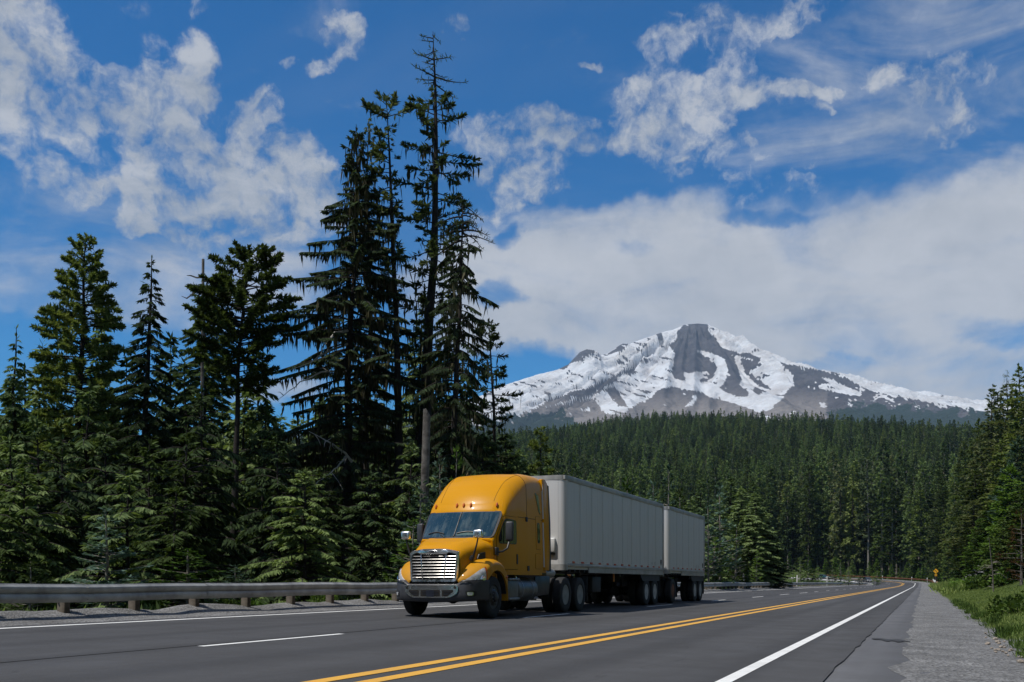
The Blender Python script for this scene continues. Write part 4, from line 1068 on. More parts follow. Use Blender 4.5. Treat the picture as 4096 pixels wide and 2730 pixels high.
# ---- steps, tanks, chassis
for sy in (1, -1):
    Y0, Y1 = (.82, 1.16) if sy > 0 else (-1.16, -.82)
    mb = MB(); mb.box(-1.46, -.74, min(Y0, Y1), max(Y0, Y1), .40, .90); mb.build('battery_box', M['steel'], TR, bevel=.03)
    for z in (.89, .40):
        mb = MB(); mb.box(-1.44, -.76, min(Y0, Y1)+.0, max(Y0, Y1)+(.04 if sy > 0 else 0), z, z+.055) if sy > 0 else mb.box(-1.44, -.76, Y0-.04, Y1, z, z+.055)
        mb.build('step', M['rim'], TR, bevel=.012)
    mb = MB(); mb.lathe([(0, -2.86), (.27, -2.85), (.305, -2.82), (.31, -2.78), (.31, -1.56), (.305, -1.52), (.27, -1.49), (0, -1.48)], 'x', 36, loc=(0, sy*.86, .66)); tk = mb.build('fuel_tank', M['steel'], TR, smooth=True, angle=40)
    for x in (-1.78, -2.5):
        mb = MB(); mb.lathe([(.308, x-.03), (.318, x-.03), (.318, x+.03), (.308, x+.03)], 'x', 36, loc=(0, sy*.86, .66), closed=True); mb.build('tank_strap', M['rim'], tk, smooth=True, angle=40)
    mb = MB(); mb.lathe([(0, .07), (.04, .07), (.05, 0)], 'z', 12, loc=(-1.66, sy*.98, .93)); mb.build('filler_cap', M['chrome'], tk, smooth=True)
    fp = rounded([(-2.86, .60), (-2.96, .46), (-3.98, .50), (-4.06, .98), (-3.95, 1.02), (-2.90, 1.00)], .05)
    mb = MB(); mb.prism(fp, lambda u, v, w_: Vector((u, sy*w_, v)), 1.02, 1.06); mb.build('quarter_fairing', M['navy'], TR, bevel=.012)
    # mud flap tips and flaps
    mb = MB(); mb.box(-6.98, -6.95, min(sy*.60, sy*1.2), max(sy*.60, sy*1.2), .28, 1.0); mb.build('mud_flap', M['dark'], TR)
    mb = MB(); mb.tube([(-6.95, sy*.6, 1.02), (-6.95, sy*1.22, 1.02)], .02, 6); mb.build('flap_bar', M['dark'], TR)
    mb = MB(); mb.box(-7.1, -.9, min(sy*.38, sy*.46), max(sy*.38, sy*.46), .82, 1.06); mb.build('frame_rail', M['dark'], TR)
for (x, dual) in ((0, False), (-4.98, True), (-6.29, True)):
    axle(TR, x)
    for sy in (1, -1):
        wheel(TR, x if dual else .05, sy*(1.0 if not dual else 1.08), sy, dual=dual, rim='rim' if dual else 'rimd')
mb = MB(); mb.box(-5.95, -5.35, -.5, .5, 1.06, 1.17); mb.build('fifth_wheel', M['dark'], TR, bevel=.03)
mb = MB(); mb.lathe([(0, -.4), (.11, -.38), (.13, -.3), (.13, .3), (.11, .38), (0, .4)], 'x', 18, loc=(-4.2, .92, 1.10)); mb.build('air_tank', M['rail'], TR, smooth=True)
mb = MB(); mb.box(-.9, .9, -.38, .38, .60, 1.05); mb.build('engine_block', M['dark'], TR)
mb = MB(); mb.box(-3.0, -.9, -.55, .55, .45, .85); mb.build('gearbox', M['dark'], TR)
for i in range(4):   # looping air hoses to the trailer
    mb = MB(); y = -.3+.22*i; mb.tube([(-3.48, y, 1.75), (-3.8, y+.05, 1.2-.05*i), (-4.2, y+.1, 1.12), (-4.6, y*.8, 1.5), (-4.86, y*.6, 1.9)], .018, 6); mb.build('air_hose', M['black'], TR, smooth=True)

# ------------------------------------------------------------------ trailers
def box_trailer(lx_front, L, npan, label, tandem, landing, emblem, num=None):
    """lx_front: front face, in the truck's x; the trailer's own x runs backwards from 0 to -L"""
    T = truck_root('box_trailer', lx_front, label, 'trailer', 'white van trailers pulled by the truck')
    z0, z1, hw = 1.19, 3.92, 1.27
    zr, zt = z0+.20, z1-.14
    # core, set in behind the panels
    mb = MB(); mb.box(-L+.03, -.12, -hw+.035, hw-.035, z0+.03, z1-.02); mb.build('body', M['white'], T)
    mb = MB(); mb.box(-L+.01, -.2, -hw+.01, hw-.01, z1-.02, z1+.012); mb.build('roof', M['white'], T)
    # corner posts: quarter rounds
    rc = .20
    for sy in (1, -1):
        mb = MB(); P = []
        arc = [Vector((-rc+rc*math.cos(a), sy*(hw-rc+rc*math.sin(a)))) for a in [k*math.pi/2/10 for k in range(11)]]
        for z in (zr-.03, zt+.02): P.append([Vector((p_.x, p_.y, z)) for p_ in arc])
        mb.grid(P, sy > 0); mb.build('corner_post', M['white'], T, smooth=True)
        for (za, zb_, dd, nm) in ((z0, zr-.033, .006, 'bottom_rail_corner'), (zt+.022, z1+.02, .008, 'top_rail_corner')):
            mb = MB(); arc2 = [Vector((-rc+(rc+dd)*math.cos(a), sy*(hw-rc+(rc+dd)*math.sin(a)))) for a in [k*math.pi/2/10 for k in range(11)]]
            mb.grid([[Vector((p_.x, p_.y, za)) for p_ in arc2], [Vector((p_.x, p_.y, zb_)) for p_ in arc2]], sy > 0); mb.grid([[Vector((p_.x, p_.y, zb_)) for p_ in arc2], [Vector((p_.x-.05, p_.y*.96, zb_)) for p_ in arc2]]); mb.build(nm, M['rail'], T, smooth=True, angle=40)
        pw = (L-rc-.06)/npan
        pme = None
        for k in range(npan):
            xa = -rc-.004-pw*k
            # each sheet laps over the next; slight swell between the posts
            P = []
            for z in np.linspace(zr, zt, 6):
                P.append([Vector((-pw*u, sy*(hw-.024+.020*(1-abs(2*u-1)**3)+.004*(1-u)), z)) for u in (0, .04, .25, .5, .75, .96, 1)])
            if pme is None:
                mb = MB(); mb.grid(P); mb.grid([[r[0] for r in P], [r[0]-Vector((0, sy*.02, 0)) for r in P]]); pme = mb.mesh('panel', M['white'], True, 40)
            o = link('side_panel', pme, T); o.location = (xa, 0, 0)
        mb = MB(); mb.box(-L+.05, -rc, sy*hw-.03, sy*hw+.012, zt+.003, z1+.02); mb.build('top_rail', M['rail'], T, bevel=.01)
        mb = MB(); mb.box(-L+.05, -rc, sy*hw-.03, sy*hw+.008, z0+.10, zr-.004); mb.build('bottom_rail', M['rail'], T, bevel=.006, seg=1)
        mb = MB(); mb.box(-L+.05, -2.2, sy*hw-.03, sy*hw-.004, z0-.06, z0+.098); mb.build('side_skirt_rail', M['rail'], T)
        mb = MB(); mb.box(-L-.02, -L+.048, sy*hw-.10, sy*hw+.014, z0-.12, z1+.02); mb.build('rear_post', M['rail'], T, bevel=.008, seg=1)
        # rivet rows
        mb = MB()
        ny = int((zt-zr)/.072)
        for k in range(npan*2+1):
            xk = -rc-.03-pw*k/2
            if xk < -L+.07: continue
            yk = hw-.016+(.012 if k % 2 else .003)
            for dx in ((0,) if k % 2 else (-.022, .022)):
                for j in range(ny):
                    z = zr+.05+.072*j; c = Vector((xk+dx, sy*yk, z)); e = .010
                    mb.add([c+Vector((0, sy*.006, 0)), c+Vector((e, 0, 0)), c+Vector((0, 0, e)), c+Vector((-e, 0, 0)), c+Vector((0, 0, -e))], [(0, 1, 2), (0, 2, 3), (0, 3, 4), (0, 4, 1)])
        o = mb.build('rivet', M['bumper'], T); o['kind'] = 'stuff'
        mb = MB()
        for j in range(int((L-.4)/.09)):
            for z in (z0+.02, z0+.06, z1-.02):
                c = Vector((-.3-.09*j, sy*(hw+.0125 if z > 3 else hw-.004), z)); e = .008
                if z < 3 and c.x > -2.25: continue
                mb.add([c+Vector((0, sy*.006, 0)), c+Vector((e, 0, 0)), c+Vector((0, 0, e)), c+Vector((-e, 0, 0)), c+Vector((0, 0, -e))], [(0, 1, 2), (0, 2, 3), (0, 3, 4), (0, 4, 1)])
        o = mb.build('rail_rivet', M['rail'], T); o['kind'] = 'stuff'
        # red and white reflective tape
        k = 0; x = -.62
        while x > -L+.2:
            mb = MB(); mb.box(x-.20, x, sy*hw-.02, sy*hw+.006, zr+.012, zr+.062) if False else mb.box(x-.20, x, min(sy*(hw-.02), sy*(hw+.009)), max(sy*(hw-.02), sy*(hw+.009)), zr+.015, zr+.065)
            mb.build('reflector', M['red'], T)
            mb = MB(); mb.box(x-.42, x-.203, min(sy*(hw-.02), sy*(hw+.0085)), max(sy*(hw-.02), sy*(hw+.0085)), zr+.015, zr+.065); mb.build('reflector', M['white'], T)
            x -= .86; k += 1
        # little shield mark and faint stickers at the rear end of the side
        def yfn(u, v, w_): return Vector((u, sy*(hw+.004+w_), v))
        mb = MB(); sx = -L+.42; mb.prism([(sx-.09, 1.72), (sx+.09, 1.72), (sx+.09, 1.60), (sx, 1.50), (sx-.09, 1.60)], yfn, -.01, .006); mb.build('emblem', M['bumper'], T)
        mb = MB(); mb.prism([(sx-.06, 1.70), (sx+.0, 1.70), (sx-.06, 1.64)], yfn, .0, .0075); mb.build('emblem_corner', M['amber'], T)
        for (sx, sw) in ((-L+1.9, .16), (-L+1.45, .14)):
            for (zz, hh) in ((1.50, .012), (1.545, .012), (1.59, .012)):
                mb = MB(); mb.prism([(sx-sw, zz), (sx, zz), (sx, zz+hh), (sx-sw, zz+hh)], yfn, -.01, .006); mb.build('sticker', M['rail'], T)
        mb = MB(); mb.lathe([(0, .02), (.03, .015), (.035, 0)], 'y', 8); o = mb.build('side_lamp', M['amber'], T); o.location = (-.10, sy*(hw-.05), z1-.055); o.scale = (1.3, sy, 1)
        mb = MB(); mb.box(-.17, -.03, sy*(hw-.05)-.03, sy*(hw-.05)+.03, z1-.10, z1+.015); mb.build('lamp_bracket', M['rail'], T)
    # front wall: three sheets, bottom plate, boxes
    for (ya, yb) in ((-hw+rc, -.36), (-.355, .355), (.36, hw-rc)):
        mb = MB(); P = [[Vector((.0+.008*(1-abs(2*u-1)**3), ya+(yb-ya)*u, z)) for u in (0, .04, .25, .5, .75, .96, 1)] for z in np.linspace(zr-.03, zt+.02, 4)]
        mb.grid(P); mb.build('front_panel', M['white'], T, smooth=True)
    mb = MB(); mb.box(-.03, .006, -hw+rc, hw-rc, z0, zr-.033); mb.build('front_sill', M['rail'], T)
    mb = MB(); mb.box(-.06, .012, -hw+rc, hw-rc, zt+.023, z1+.02); mb.build('front_top_rail', M['rail'], T)
    mb = MB()
    for yk in (hw-rc+.0, .355, .70, -.355, -hw+rc):
        for j in range(int((zt-zr)/.055)):
            c = Vector((.009, yk-.02, zr+.03+.055*j)); e = .008
            mb.add([c+Vector((.007, 0, 0)), c+Vector((0, e, 0)), c+Vector((0, 0, e)), c+Vector((0, -e, 0)), c+Vector((0, 0, -e))], [(0, 1, 2), (0, 2, 3), (0, 3, 4), (0, 4, 1)])
    o = mb.build('front_rivet', M['bumper'], T); o['kind'] = 'stuff'
    mb = MB(); mb.box(.0, .10, .70, .98, 1.70, 2.12); mb.build('document_box', M['white'], T, bevel=.03)
    mb = MB(); mb.box(.0, .07, .72, .96, 1.63, 1.70); mb.build('box_latch', M['dark'], T, bevel=.01)
    mb = MB(); mb.box(.0, .03, .42, .62, 1.86, 2.08); mb.build('placard', M['orange'], T)
    mb = MB(); mb.box(.0, .06, .44, .62, 1.68, 1.83); mb.build('connector_box', M['white'], T, bevel=.01)
    mb = MB(); mb.tube([(.03, .52, 1.68), (.05, .50, 1.50), (.02, .55, 1.36)], .03, 8); mb.build('coupling', M['rail'], T, smooth=True)
    # rear doors
    for sy in (1, -1):
        mb = MB(); mb.box(-L-.012, -L+.03, min(sy*.01, sy*1.16), max(sy*.01, sy*1.16), z0+.02, z1-.05); d = mb.build('rear_door', M['white'], T, bevel=.01, seg=1)
        for yy in (.35, .85):
            mb = MB(); mb.tube([(-L-.04, sy*yy, z0), (-L-.04, sy*yy, z1-.08)], .018, 6); mb.build('lock_rod', M['galv'], d)
    mb = MB(); mb.box(-L-.03, -L+.05, -hw, hw, z0-.12, z0+.015); mb.build('rear_sill', M['rail'], T)
    mb = MB(); mb.box(-L-.04, -L+.0, -1.1, 1.1, .52, .62); mb.box(-L-.03, -L-.0, -.75, -.68, .6, z0); mb.box(-L-.03, -L-.0, .68, .75, .6, z0); mb.build('underride_bar', M['dark'], T)
    # floor beams, running gear
    mb = MB()
    k = 0
    while .5+.45*k < L-.2:
        mb.box(-.55-.45*k, -.48-.45*k, -hw+.04, hw-.04, z0-.05, z0+.03); k += 1
    o = mb.build('cross_member', M['dark'], T); o['kind'] = 'stuff'
    mb = MB(); mb.box(-1.6, -.15, -1.1, 1.1, z0-.06, z0+.02); mb.build('kingpin_plate', M['dark'], T)
    tx0, tx1 = tandem
    for sy in (1, -1):
        mb = MB(); mb.box(tx1-.8, tx0+.9, min(sy*.45, sy*.55), max(sy*.45, sy*.55), .86, z0-.05); mb.build('slider_rail', M['dark'], T)
        fp = [(tx0+.95, z0-.06), (tx0+.62, z0-.30), (tx1-.62, z0-.30), (tx1-.72, z0-.06)]
        mb = MB(); mb.prism(fp, lambda u, v, w_: Vector((u, sy*w_, v)), 1.18, 1.21); mb.build('wheel_valance', M['dark'], T)
        mb = MB(); mb.box(tx1-.72, tx1-.69, min(sy*.6, sy*1.22), max(sy*.6, sy*1.22), .30, z0-.08); mb.build('mud_flap', M['dark'], T)
    for x in tandem:
        axle(T, x)
        for sy in (1, -1): wheel(T, x, sy*1.08, sy, dual=True, rim='rimw')
    if landing:
        for sy in (1, -1):
            lg = MB(); lg.box(-2.62, -2.46, min(sy*.72, sy*.88), max(sy*.72, sy*.88), .30, z0-.05); l_ = lg.build('landing_leg', M['dark'], T)
            mb = MB(); mb.box(-2.70, -2.38, min(sy*.66, sy*.94), max(sy*.66, sy*.94), .27, .31); mb.build('foot_plate', M['dark'], l_)
            mb = MB(); mb.tube([(-2.54, sy*.8, .62), (-1.9, sy*.6, z0-.1)], .03, 6); mb.tube([(-2.54, sy*.8, .62), (-3.2, sy*.6, z0-.1)], .03, 6); mb.build('leg_brace', M['dark'], l_)
        mb = MB(); mb.box(-3.9, -3.0, .62, 1.12, .52, 1.02); mb.build('tyre_rack', M['dark'], T, bevel=.02)
        mb = MB(); mb.tube([(-7.6, -.5, .6), (-6.4, -.5, .6)], .20, 14); mb.build('air_tank', M['dark'], T, smooth=True)
        mb = MB(); mb.box(-5.18, -5.13, 1.16, 1.20, .86, z0-.04); mb.build('hose_holder', M['orange'], T)
    if num: text_mesh('number', num, .24, M['black'], T, (.0145, hw-rc-.09, zt-.12), (rad(90), 0, rad(90)))
    return T
T1F, T1L = -4.95, 11.75
box_trailer(T1F, T1L, 10, 'longer white box trailer with riveted sides coupled right behind the yellow truck', (-9.40, -10.66), True, True)
T2F, T2L = -17.72, 7.0
box_trailer(T2F, T2L, 6, 'shorter white box trailer towed last behind the longer trailer', (-5.22, -6.42), False, True, '2')
DL = truck_root('converter_dolly', -18.62, 'dark single axle dolly carrying the front of the rear trailer', 'dolly')
axle(DL, 0)
for sy in (1, -1):
    wheel(DL, 0, sy*1.08, sy, dual=True, rim='rust')
    mb = MB(); mb.box(-.75, .75, min(sy*.38, sy*.48), max(sy*.38, sy*.48), .72, .98); mb.build('side_beam', M['dark'], DL)
    mb = MB(); mb.box(-.70, -.67, min(sy*.62, sy*1.22), max(sy*.62, sy*1.22), .22, 1.0); mb.build('mud_flap', M['dark'], DL)
mb = MB(); mb.tube([(.7, .42, .85), (1.9, .03, .80)], .05, 8); mb.tube([(.7, -.42, .85), (1.9, -.03, .80)], .05, 8); mb.build('drawbar', M['dark'], DL)
mb = MB(); mb.lathe([(0, -.03), (.08, -.03), (.08, .03), (0, .03)], 'z', 12, loc=(1.95, 0, .80)); mb.build('tow_eye', M['dark'], DL)
mb = MB(); mb.box(-.4, .4, -.45, .45, .98, 1.13); mb.build('fifth_wheel', M['dark'], DL, bevel=.03)
# ------------------------------------------------------------------ conifers
Zv = np.array([0, 0, 1.0])
def unit(v): return v/np.maximum(1e-9, np.linalg.norm(v, axis=-1, keepdims=True))
class Tree:
    def __init__(s, seed): s.r = np.random.default_rng(seed); s.TV = []; s.TF = []; s.CV = []; s.LV = []; s.DV = []; s.DF = []; s.nt = 0; s.nd = 0
    def tube(s, P, R, n, dead=False):
        P = np.asarray(P); R = np.asarray(R); m = len(P)
        T = unit(np.gradient(P, axis=0)); up = np.where(np.abs(T[:, 2:3]) > .9, np.array([[1., 0, 0]]), Zv)
        B = unit(np.cross(T, up)); U = np.cross(B, T)
        a = np.arange(n)*2*np.pi/n
        V = P[:, None]+(B[:, None]*np.cos(a)[None, :, None]+U[:, None]*np.sin(a)[None, :, None])*R[:, None, None]
        ix = np.arange(m*n).reshape(m, n); nx = np.roll(ix, -1, 1)
        F = np.stack([ix[:-1], nx[:-1], nx[1:], ix[1:]], -1).reshape(-1, 4)
        if dead: s.DV.append(V.reshape(-1, 3)); s.DF.append(F+s.nd); s.nd += m*n
        else: s.TV.append(V.reshape(-1, 3)); s.TF.append(F+s.nt); s.nt += m*n
    def leaves(s, B, Dr, L, Wd, lich=False):
        """narrow lozenges from bases B along directions Dr"""
        n = len(B)
        if n == 0: return
        N = unit(np.cross(Dr, s.r.normal(size=(n, 3))))
        # keep most sprays lying flat
        Nf = unit(np.cross(Dr, Zv)+1e-6); N = unit(N*.55+Nf*np.where(s.r.random((n, 1)) < .5, 1, -1)*.8)
        k = .42
        V = np.stack([B, B+Dr*L[:, None]*k+N*Wd[:, None], B+Dr*L[:, None], B+Dr*L[:, None]*k-N*Wd[:, None]], 1)
        (s.LV if lich else s.CV).append(V.reshape(-1, 3))
def conifer(seed, H, r0, rmax, base=.12, top=1.0, shape=.8, gap=.42, per=5, e0=.15, droop=.5, upt=.0, tl=.5, tw=.11, dens=7.0, hang=.2, bare=.25,
            lean=(0, 0), lich=0, miss=.12, jit=.25, start=.0, tufts=False, bush=0, trunk_n=10, branch_n=4, gappy=0, prof=None, sides=None, deadtop=0, tipcurl=0):
    t = Tree(seed); r = t.r
    zz = np.linspace(0, 1, 12)
    wob = np.cumsum(r.normal(size=(12, 2))*.004*H, axis=0)*zz[:, None]
    ax = np.stack([lean[0]*zz**1.2+wob[:, 0], lean[1]*zz+wob[:, 1], zz*H], -1)
    rad_ = r0*(1-zz)**.8*(1-.15*zz)+.012; rad_[0] *= 1.25; rad_[-1] = .01
    t.tube(ax, rad_, trunk_n)
    def axis(h): return np.array([np.interp(h, zz, ax[:, i]) for i in range(3)])
    h = base*H; az = r.random()*6.28
    while h < H*top-.05:
        u = (h-base*H)/(H-base*H)
        if prof is not None: Lm = rmax*np.interp(u, [p[0] for p in prof], [p[1] for p in prof])
        else: Lm = rmax*(1-u)**shape*(min(1, .55+u*2.2))
        n = max(2, int(round(per*(1-.3*u)+r.normal()*.6)))
        for j in range(n):
            az += 2*np.pi/n+r.normal()*jit*1.3
            if r.random() < miss: continue
            L = Lm*(1+r.normal()*jit)
            if gappy and math.sin(h*gappy+az*1.5) > .45: L *= .45
            if sides is not None:
                L *= sides(az, u)
            if L < .12: continue
            p0 = axis(np.clip((h+r.normal()*gap*.3)/H, 0, 1))
            el = e0+r.normal()*.12+ (0.9*max(0, u-.8)/.2*.8 if not deadtop else 0)
            d0 = np.array([math.cos(az), math.sin(az), 0])
            ns = 7; s_ = np.linspace(0, 1, ns)
            hor = L*s_*math.cos(el*.6); ver = L*(math.sin(el)*s_-droop*s_**2+upt*s_**3*1.0)
            side = np.cumsum(r.normal(size=ns))*.025*L
            perp = np.array([-d0[1], d0[0], 0])
            P = p0+d0*hor[:, None]+Zv*ver[:, None]+perp*side[:, None]
            dead = deadtop and u > deadtop
            rb = np.interp(s_, [0, 1], [max(.010, .012*L+.012), .006])*(1.0 if not dead else 1.7)
            if L > .5: t.tube(P, rb, branch_n)
            if dead:
                # short bare spurs
                m = max(6, int(L*26)); ss = r.random(m)**.7*.9+.1
                B = np.stack([np.interp(ss, s_, P[:, i]) for i in range(3)], -1)
                Dr = unit(r.normal(size=(m, 3))*.8+d0*.6+Zv*.1)
                t.leaves(B, Dr, .10+.22*r.random(m), np.full(m, .022))
                continue
            T = unit(np.gradient(P, axis=0))
            m = max(3, int(L*dens*2))
            ss = bare+(1-bare)*np.sqrt(np.clip((np.arange(m)+r.random(m))/m, 0, 1)) if not tufts else .55+.45*r.random(m)
            B = np.stack([np.interp(ss, s_, P[:, i]) for i in range(3)], -1); Tb = unit(np.stack([np.interp(ss, s_, T[:, i]) for i in range(3)], -1))
            sg = np.where(np.arange(m) % 2 == 0, 1., -1.)[:, None]
            S = unit(np.cross(Tb, Zv))*sg
            ang = .95+r.normal(size=(m, 1))*.25
            if bush:
                Rn = unit(r.normal(size=(m, 3))+Zv*.35)
                Dr = unit(Tb*np.cos(ang)*.9+S*np.sin(ang)*.55+Rn*bush)
            else:
                Dr = unit(Tb*np.cos(ang)+S*np.sin(ang)-Zv*(hang+r.random((m, 1))*.25)+r.normal(size=(m, 3))*.08)
            wl = np.sin(np.clip((ss-bare)/(1-bare), 0, 1)*2.4+.5)
            ll = tl*(.45+.75*wl)*(.7+.6*r.random(m))*min(1, .45+L/rmax*.9)
            t.leaves(B, Dr, ll, tw*(.7+.6*r.random(m))*min(1, .5+L/rmax))
            # the leading tip, and drooping sprays below the branch
            k = 3; Bt = np.repeat(P[-1:], k, 0); t.leaves(Bt-T[-1]*tl*.3, unit(T[-1]+r.normal(size=(k, 3))*.25-Zv*hang*.5), np.full(k, tl*.9), np.full(k, tw))
            if lich and r.random() < .8:
                q = int(L*lich*2); sl = .25+.75*r.random(q)
                Bq = np.stack([np.interp(sl, s_, P[:, i]) for i in range(3)], -1)
                t.leaves(Bq, unit(np.array([[0, 0, -1.]])+r.normal(size=(q, 3))*.13), .25+.75*r.random(q)**1.5, .03+.035*r.random(q), True)
        h += gap*(1-.35*u)*(1+r.normal()*.2)
    m = 10; Bt = axis(1.0)-Zv*r.random((m, 1))*tl*1.6
    if not deadtop: t.leaves(Bt, unit(Zv*.9+r.normal(size=(m, 3))*.4), np.full(m, tl*.7), np.full(m, tw*.8))
    return t
def quads(Vs):
    V = np.concatenate(Vs); return V, np.arange(len(V)).reshape(-1, 4)
CACHE = {}
def tree_meshes(key, t, mats_, one=False):
    bark, leaf, lich = mats_
    V, F = np.concatenate(t.TV), np.concatenate(t.TF)
    if one:
        Lv, Lf = quads(t.CV)
        me = fast_mesh(key, np.concatenate([V, Lv]), np.concatenate([F, Lf+len(V)]), [M[bark], M[leaf]], False, np.concatenate([np.zeros(len(F)), np.ones(len(Lf))]))
        return (me,)
    tm = fast_mesh(key+'_trunk', V, F, [M[bark]], True)
    Lv, Lf = quads(t.CV); cm = fast_mesh(key+'_crown', Lv, Lf, [M[leaf]])
    lm = None
    if t.LV: Lv, Lf = quads(t.LV); lm = fast_mesh(key+'_lichen', Lv, Lf, [M[lich]])
    return tm, cm, lm
def plant(name, meshes, loc, rz=0, sc=1.0, label=None, cat='tree', group=None, crown='crown', stem='trunk'):
    s3 = sc if isinstance(sc, tuple) else (sc, sc, sc)
    if len(meshes) == 1:
        o = link(name, meshes[0])
    else:
        o = link(name, None); link(stem, meshes[0], o); link(crown, meshes[1], o)
        if meshes[2]: link('hanging_lichen', meshes[2], o)['kind'] = 'stuff'
    o.location = loc; o.rotation_euler = (0, 0, rz); o.scale = s3
    return tag(o, label, cat, group)
def at(px, Z): return ((px-CXD)/FPX*Z, Z)
def top_h(py, Z, zg): return H0+(HYD-py)/FPX*Z-zg

# ---- the trees on the left, each with its own crown: column in the view, top row, distance
def big(name, key, px, py, Z, lean_px, label, mats_=('bark', 'fir', 'lichen'), **kw):
    x, y = at(px, Z); zg = G1(x, y)-.1; H = top_h(py, Z, zg)
    hw = kw.pop('hw')/FPX*Z
    by = kw.pop('by', None)
    base = kw.pop('base', .1)
    if by: base = max(.03, top_h(by, Z, zg)/H)
    t = conifer(kw.pop('seed', hash(key) % 1000), H, kw.pop('r0', .22), hw, base=base, lean=(lean_px/FPX*Z, kw.pop('ly', 0)), **kw)
    return plant(name, tree_meshes(key, t, mats_), (x, y, zg), 0, 1.0, label), t, (x, y, zg, H)
FIRK = dict(e0=.28, droop=.30, upt=.18, tl=.27, tw=.047, dens=42, bush=.8, bare=.30, jit=.22, per=6, gap=.5, hang=0)
HEMK = dict(e0=.22, droop=.48, tl=.36, tw=.048, dens=28, hang=.45, bare=.12, jit=.16, per=6, gap=.34)
OLDK = dict(e0=.05, droop=.34, upt=.12, tl=.30, tw=.046, dens=25, hang=.65, bare=.16, jit=.3, per=6, gap=.42, lich=6)
big('fir_tree', 'L1', 158, 552, 50, 26, 'tall dense dark fir with a clumped rounded top, second tree in from the left edge', hw=112, by=1190, seed=11, r0=.32, prof=[(0,.95),(.25,1),(.42,.72),(.6,.8),(.75,.62),(.88,.42),(1,.12)], **{**FIRK, 'per': 9, 'miss': .05, 'gap': .4})
big('hemlock_tree', 'L2', 322, 582, 46, 22, 'drooping hemlock with a thin nodding spire between two dense firs', ('bark', 'hem', 'lichen'), hw=118, by=1230, seed=12, r0=.28, shape=.82, **HEMK)
big('hemlock_tree', 'L2b', 470, 650, 60, 0, 'dark hemlock half hidden behind the broad fir', ('bark', 'hem', 'lichen'), hw=95, by=1200, seed=15, r0=.2, shape=.5, **HEMK)
big('fir_tree', 'L3', 530, 594, 45, 4, 'broad dense fir with a long bare trunk rising behind the guardrail', hw=112, by=900, seed=13, r0=.235, prof=[(0,.55),(.18,.75),(.4,.95),(.62,1.0),(.8,.85),(.93,.5),(1,.15)], **{**FIRK, 'per': 10, 'miss': .04, 'gap': .38, 'droop': .2})
big('hemlock_tree', 'L0', 22, 752, 42, 12, 'slim hemlock with a hooked top at the left edge of the wood', ('bark', 'hem', 'lichen'), hw=70, by=1250, seed=14, r0=.18, shape=.9, **HEMK)
big('old_fir_tree', 'T3', 795, 280, 48, 26, 'old shaggy conifer hung with lichen and grey dead limbs, left of the tall bare trunk', ('bark', 'old', 'lichen'), hw=142, by=1130, seed=21, r0=.30, prof=[(0,.8),(.12,1),(.3,.95),(.5,.88),(.66,.6),(.8,.42),(.92,.2),(1,.06)], **{**OLDK, 'per': 7, 'miss': .1})
big('old_fir_tree', 'T3b', 846, 292, 53, -8, 'thin lichen hung conifer crowded between the shaggy conifer and the bare trunk', ('bark', 'old', 'lichen'), hw=85, by=1000, seed=22, r0=.2, shape=.6, **{**OLDK, 'per': 4, 'gap': .62})
t2 = dict(OLDK); t2.update(lich=1, miss=.15, per=5, gap=.48, bush=.5, hang=.1, upt=.35)
big('old_fir_tree', 'T2', 922, 236, 49, -33, 'very tall thin conifer with a long bare trunk and a small tufted top', ('bark', 'old', 'lichen'), hw=62, by=720, seed=23, r0=.29, prof=[(0,.25),(.1,.7),(.3,.95),(.55,.95),(.75,.6),(.8,.5),(.87,.75),(.95,.8),(1,.45)], sides=lambda a, u: (1.1 if math.cos(a) < .1 else .35) if u < .9 else 1.0, **t2)
t1 = dict(OLDK); t1.update(lich=2, miss=.16, per=5, gap=.5, bush=.45, hang=.15, e0=.0, droop=.25, upt=.22)
big('old_fir_tree', 'T1', 962, 72, 50, 40, 'tallest conifer of the wood, sparse and ragged with a bare spiky top', ('bark', 'old', 'lichen'), hw=82, by=1000, seed=24, r0=.44, deadtop=.86, prof=[(0,.7),(.15,.95),(.35,.9),(.5,.85),(.62,1.0),(.72,.9),(.78,.95),(.82,.8),(.9,.5),(.97,.3),(1,.25)], gappy=.75, **t1)
t4 = dict(OLDK); t4.update(lich=4, miss=.12, hang=.75, droop=.55)
big('old_fir_tree', 'T4', 1032, 452, 47, 14, 'drooping conifer with a dead twiggy top just right of the tallest one', ('bark', 'old', 'lichen'), hw=82, by=1140, seed=25, r0=.24, deadtop=.84, prof=[(0,.85),(.2,1),(.45,.95),(.6,.7),(.72,.55),(.8,.35),(.86,.75),(.93,.6),(1,.2)], **t4)
big('old_fir_tree', 'T5', 1134, 738, 55, -4, 'small open conifer with knotty upturned branches in front of the snowy slope', ('bark', 'old', 'lichen'), hw=66, by=1200, seed=26, r0=.2, prof=[(0,1.1),(.3,.95),(.4,.5),(.6,.62),(.8,.5),(.93,.36),(1,.15)], **{**t2, 'miss': .08, 'per': 5, 'sides': None})
big('fir_tree', 'T6', 1241, 992, 62, 0, 'small rounded fir standing alone above the yellow cab', hw=42, base=.2, seed=27, r0=.16, prof=[(0,.9),(.3,1),(.55,.55),(.75,.75),(.92,.45),(1,.15)], **FIRK)
big('old_fir_tree', 'T7', 955, 705, 58, 0, 'dark conifer filling the gap behind the two tallest trunks', ('bark', 'hem', 'lichen'), hw=100, by=1230, seed=28, r0=.24, shape=.75, **HEMK)

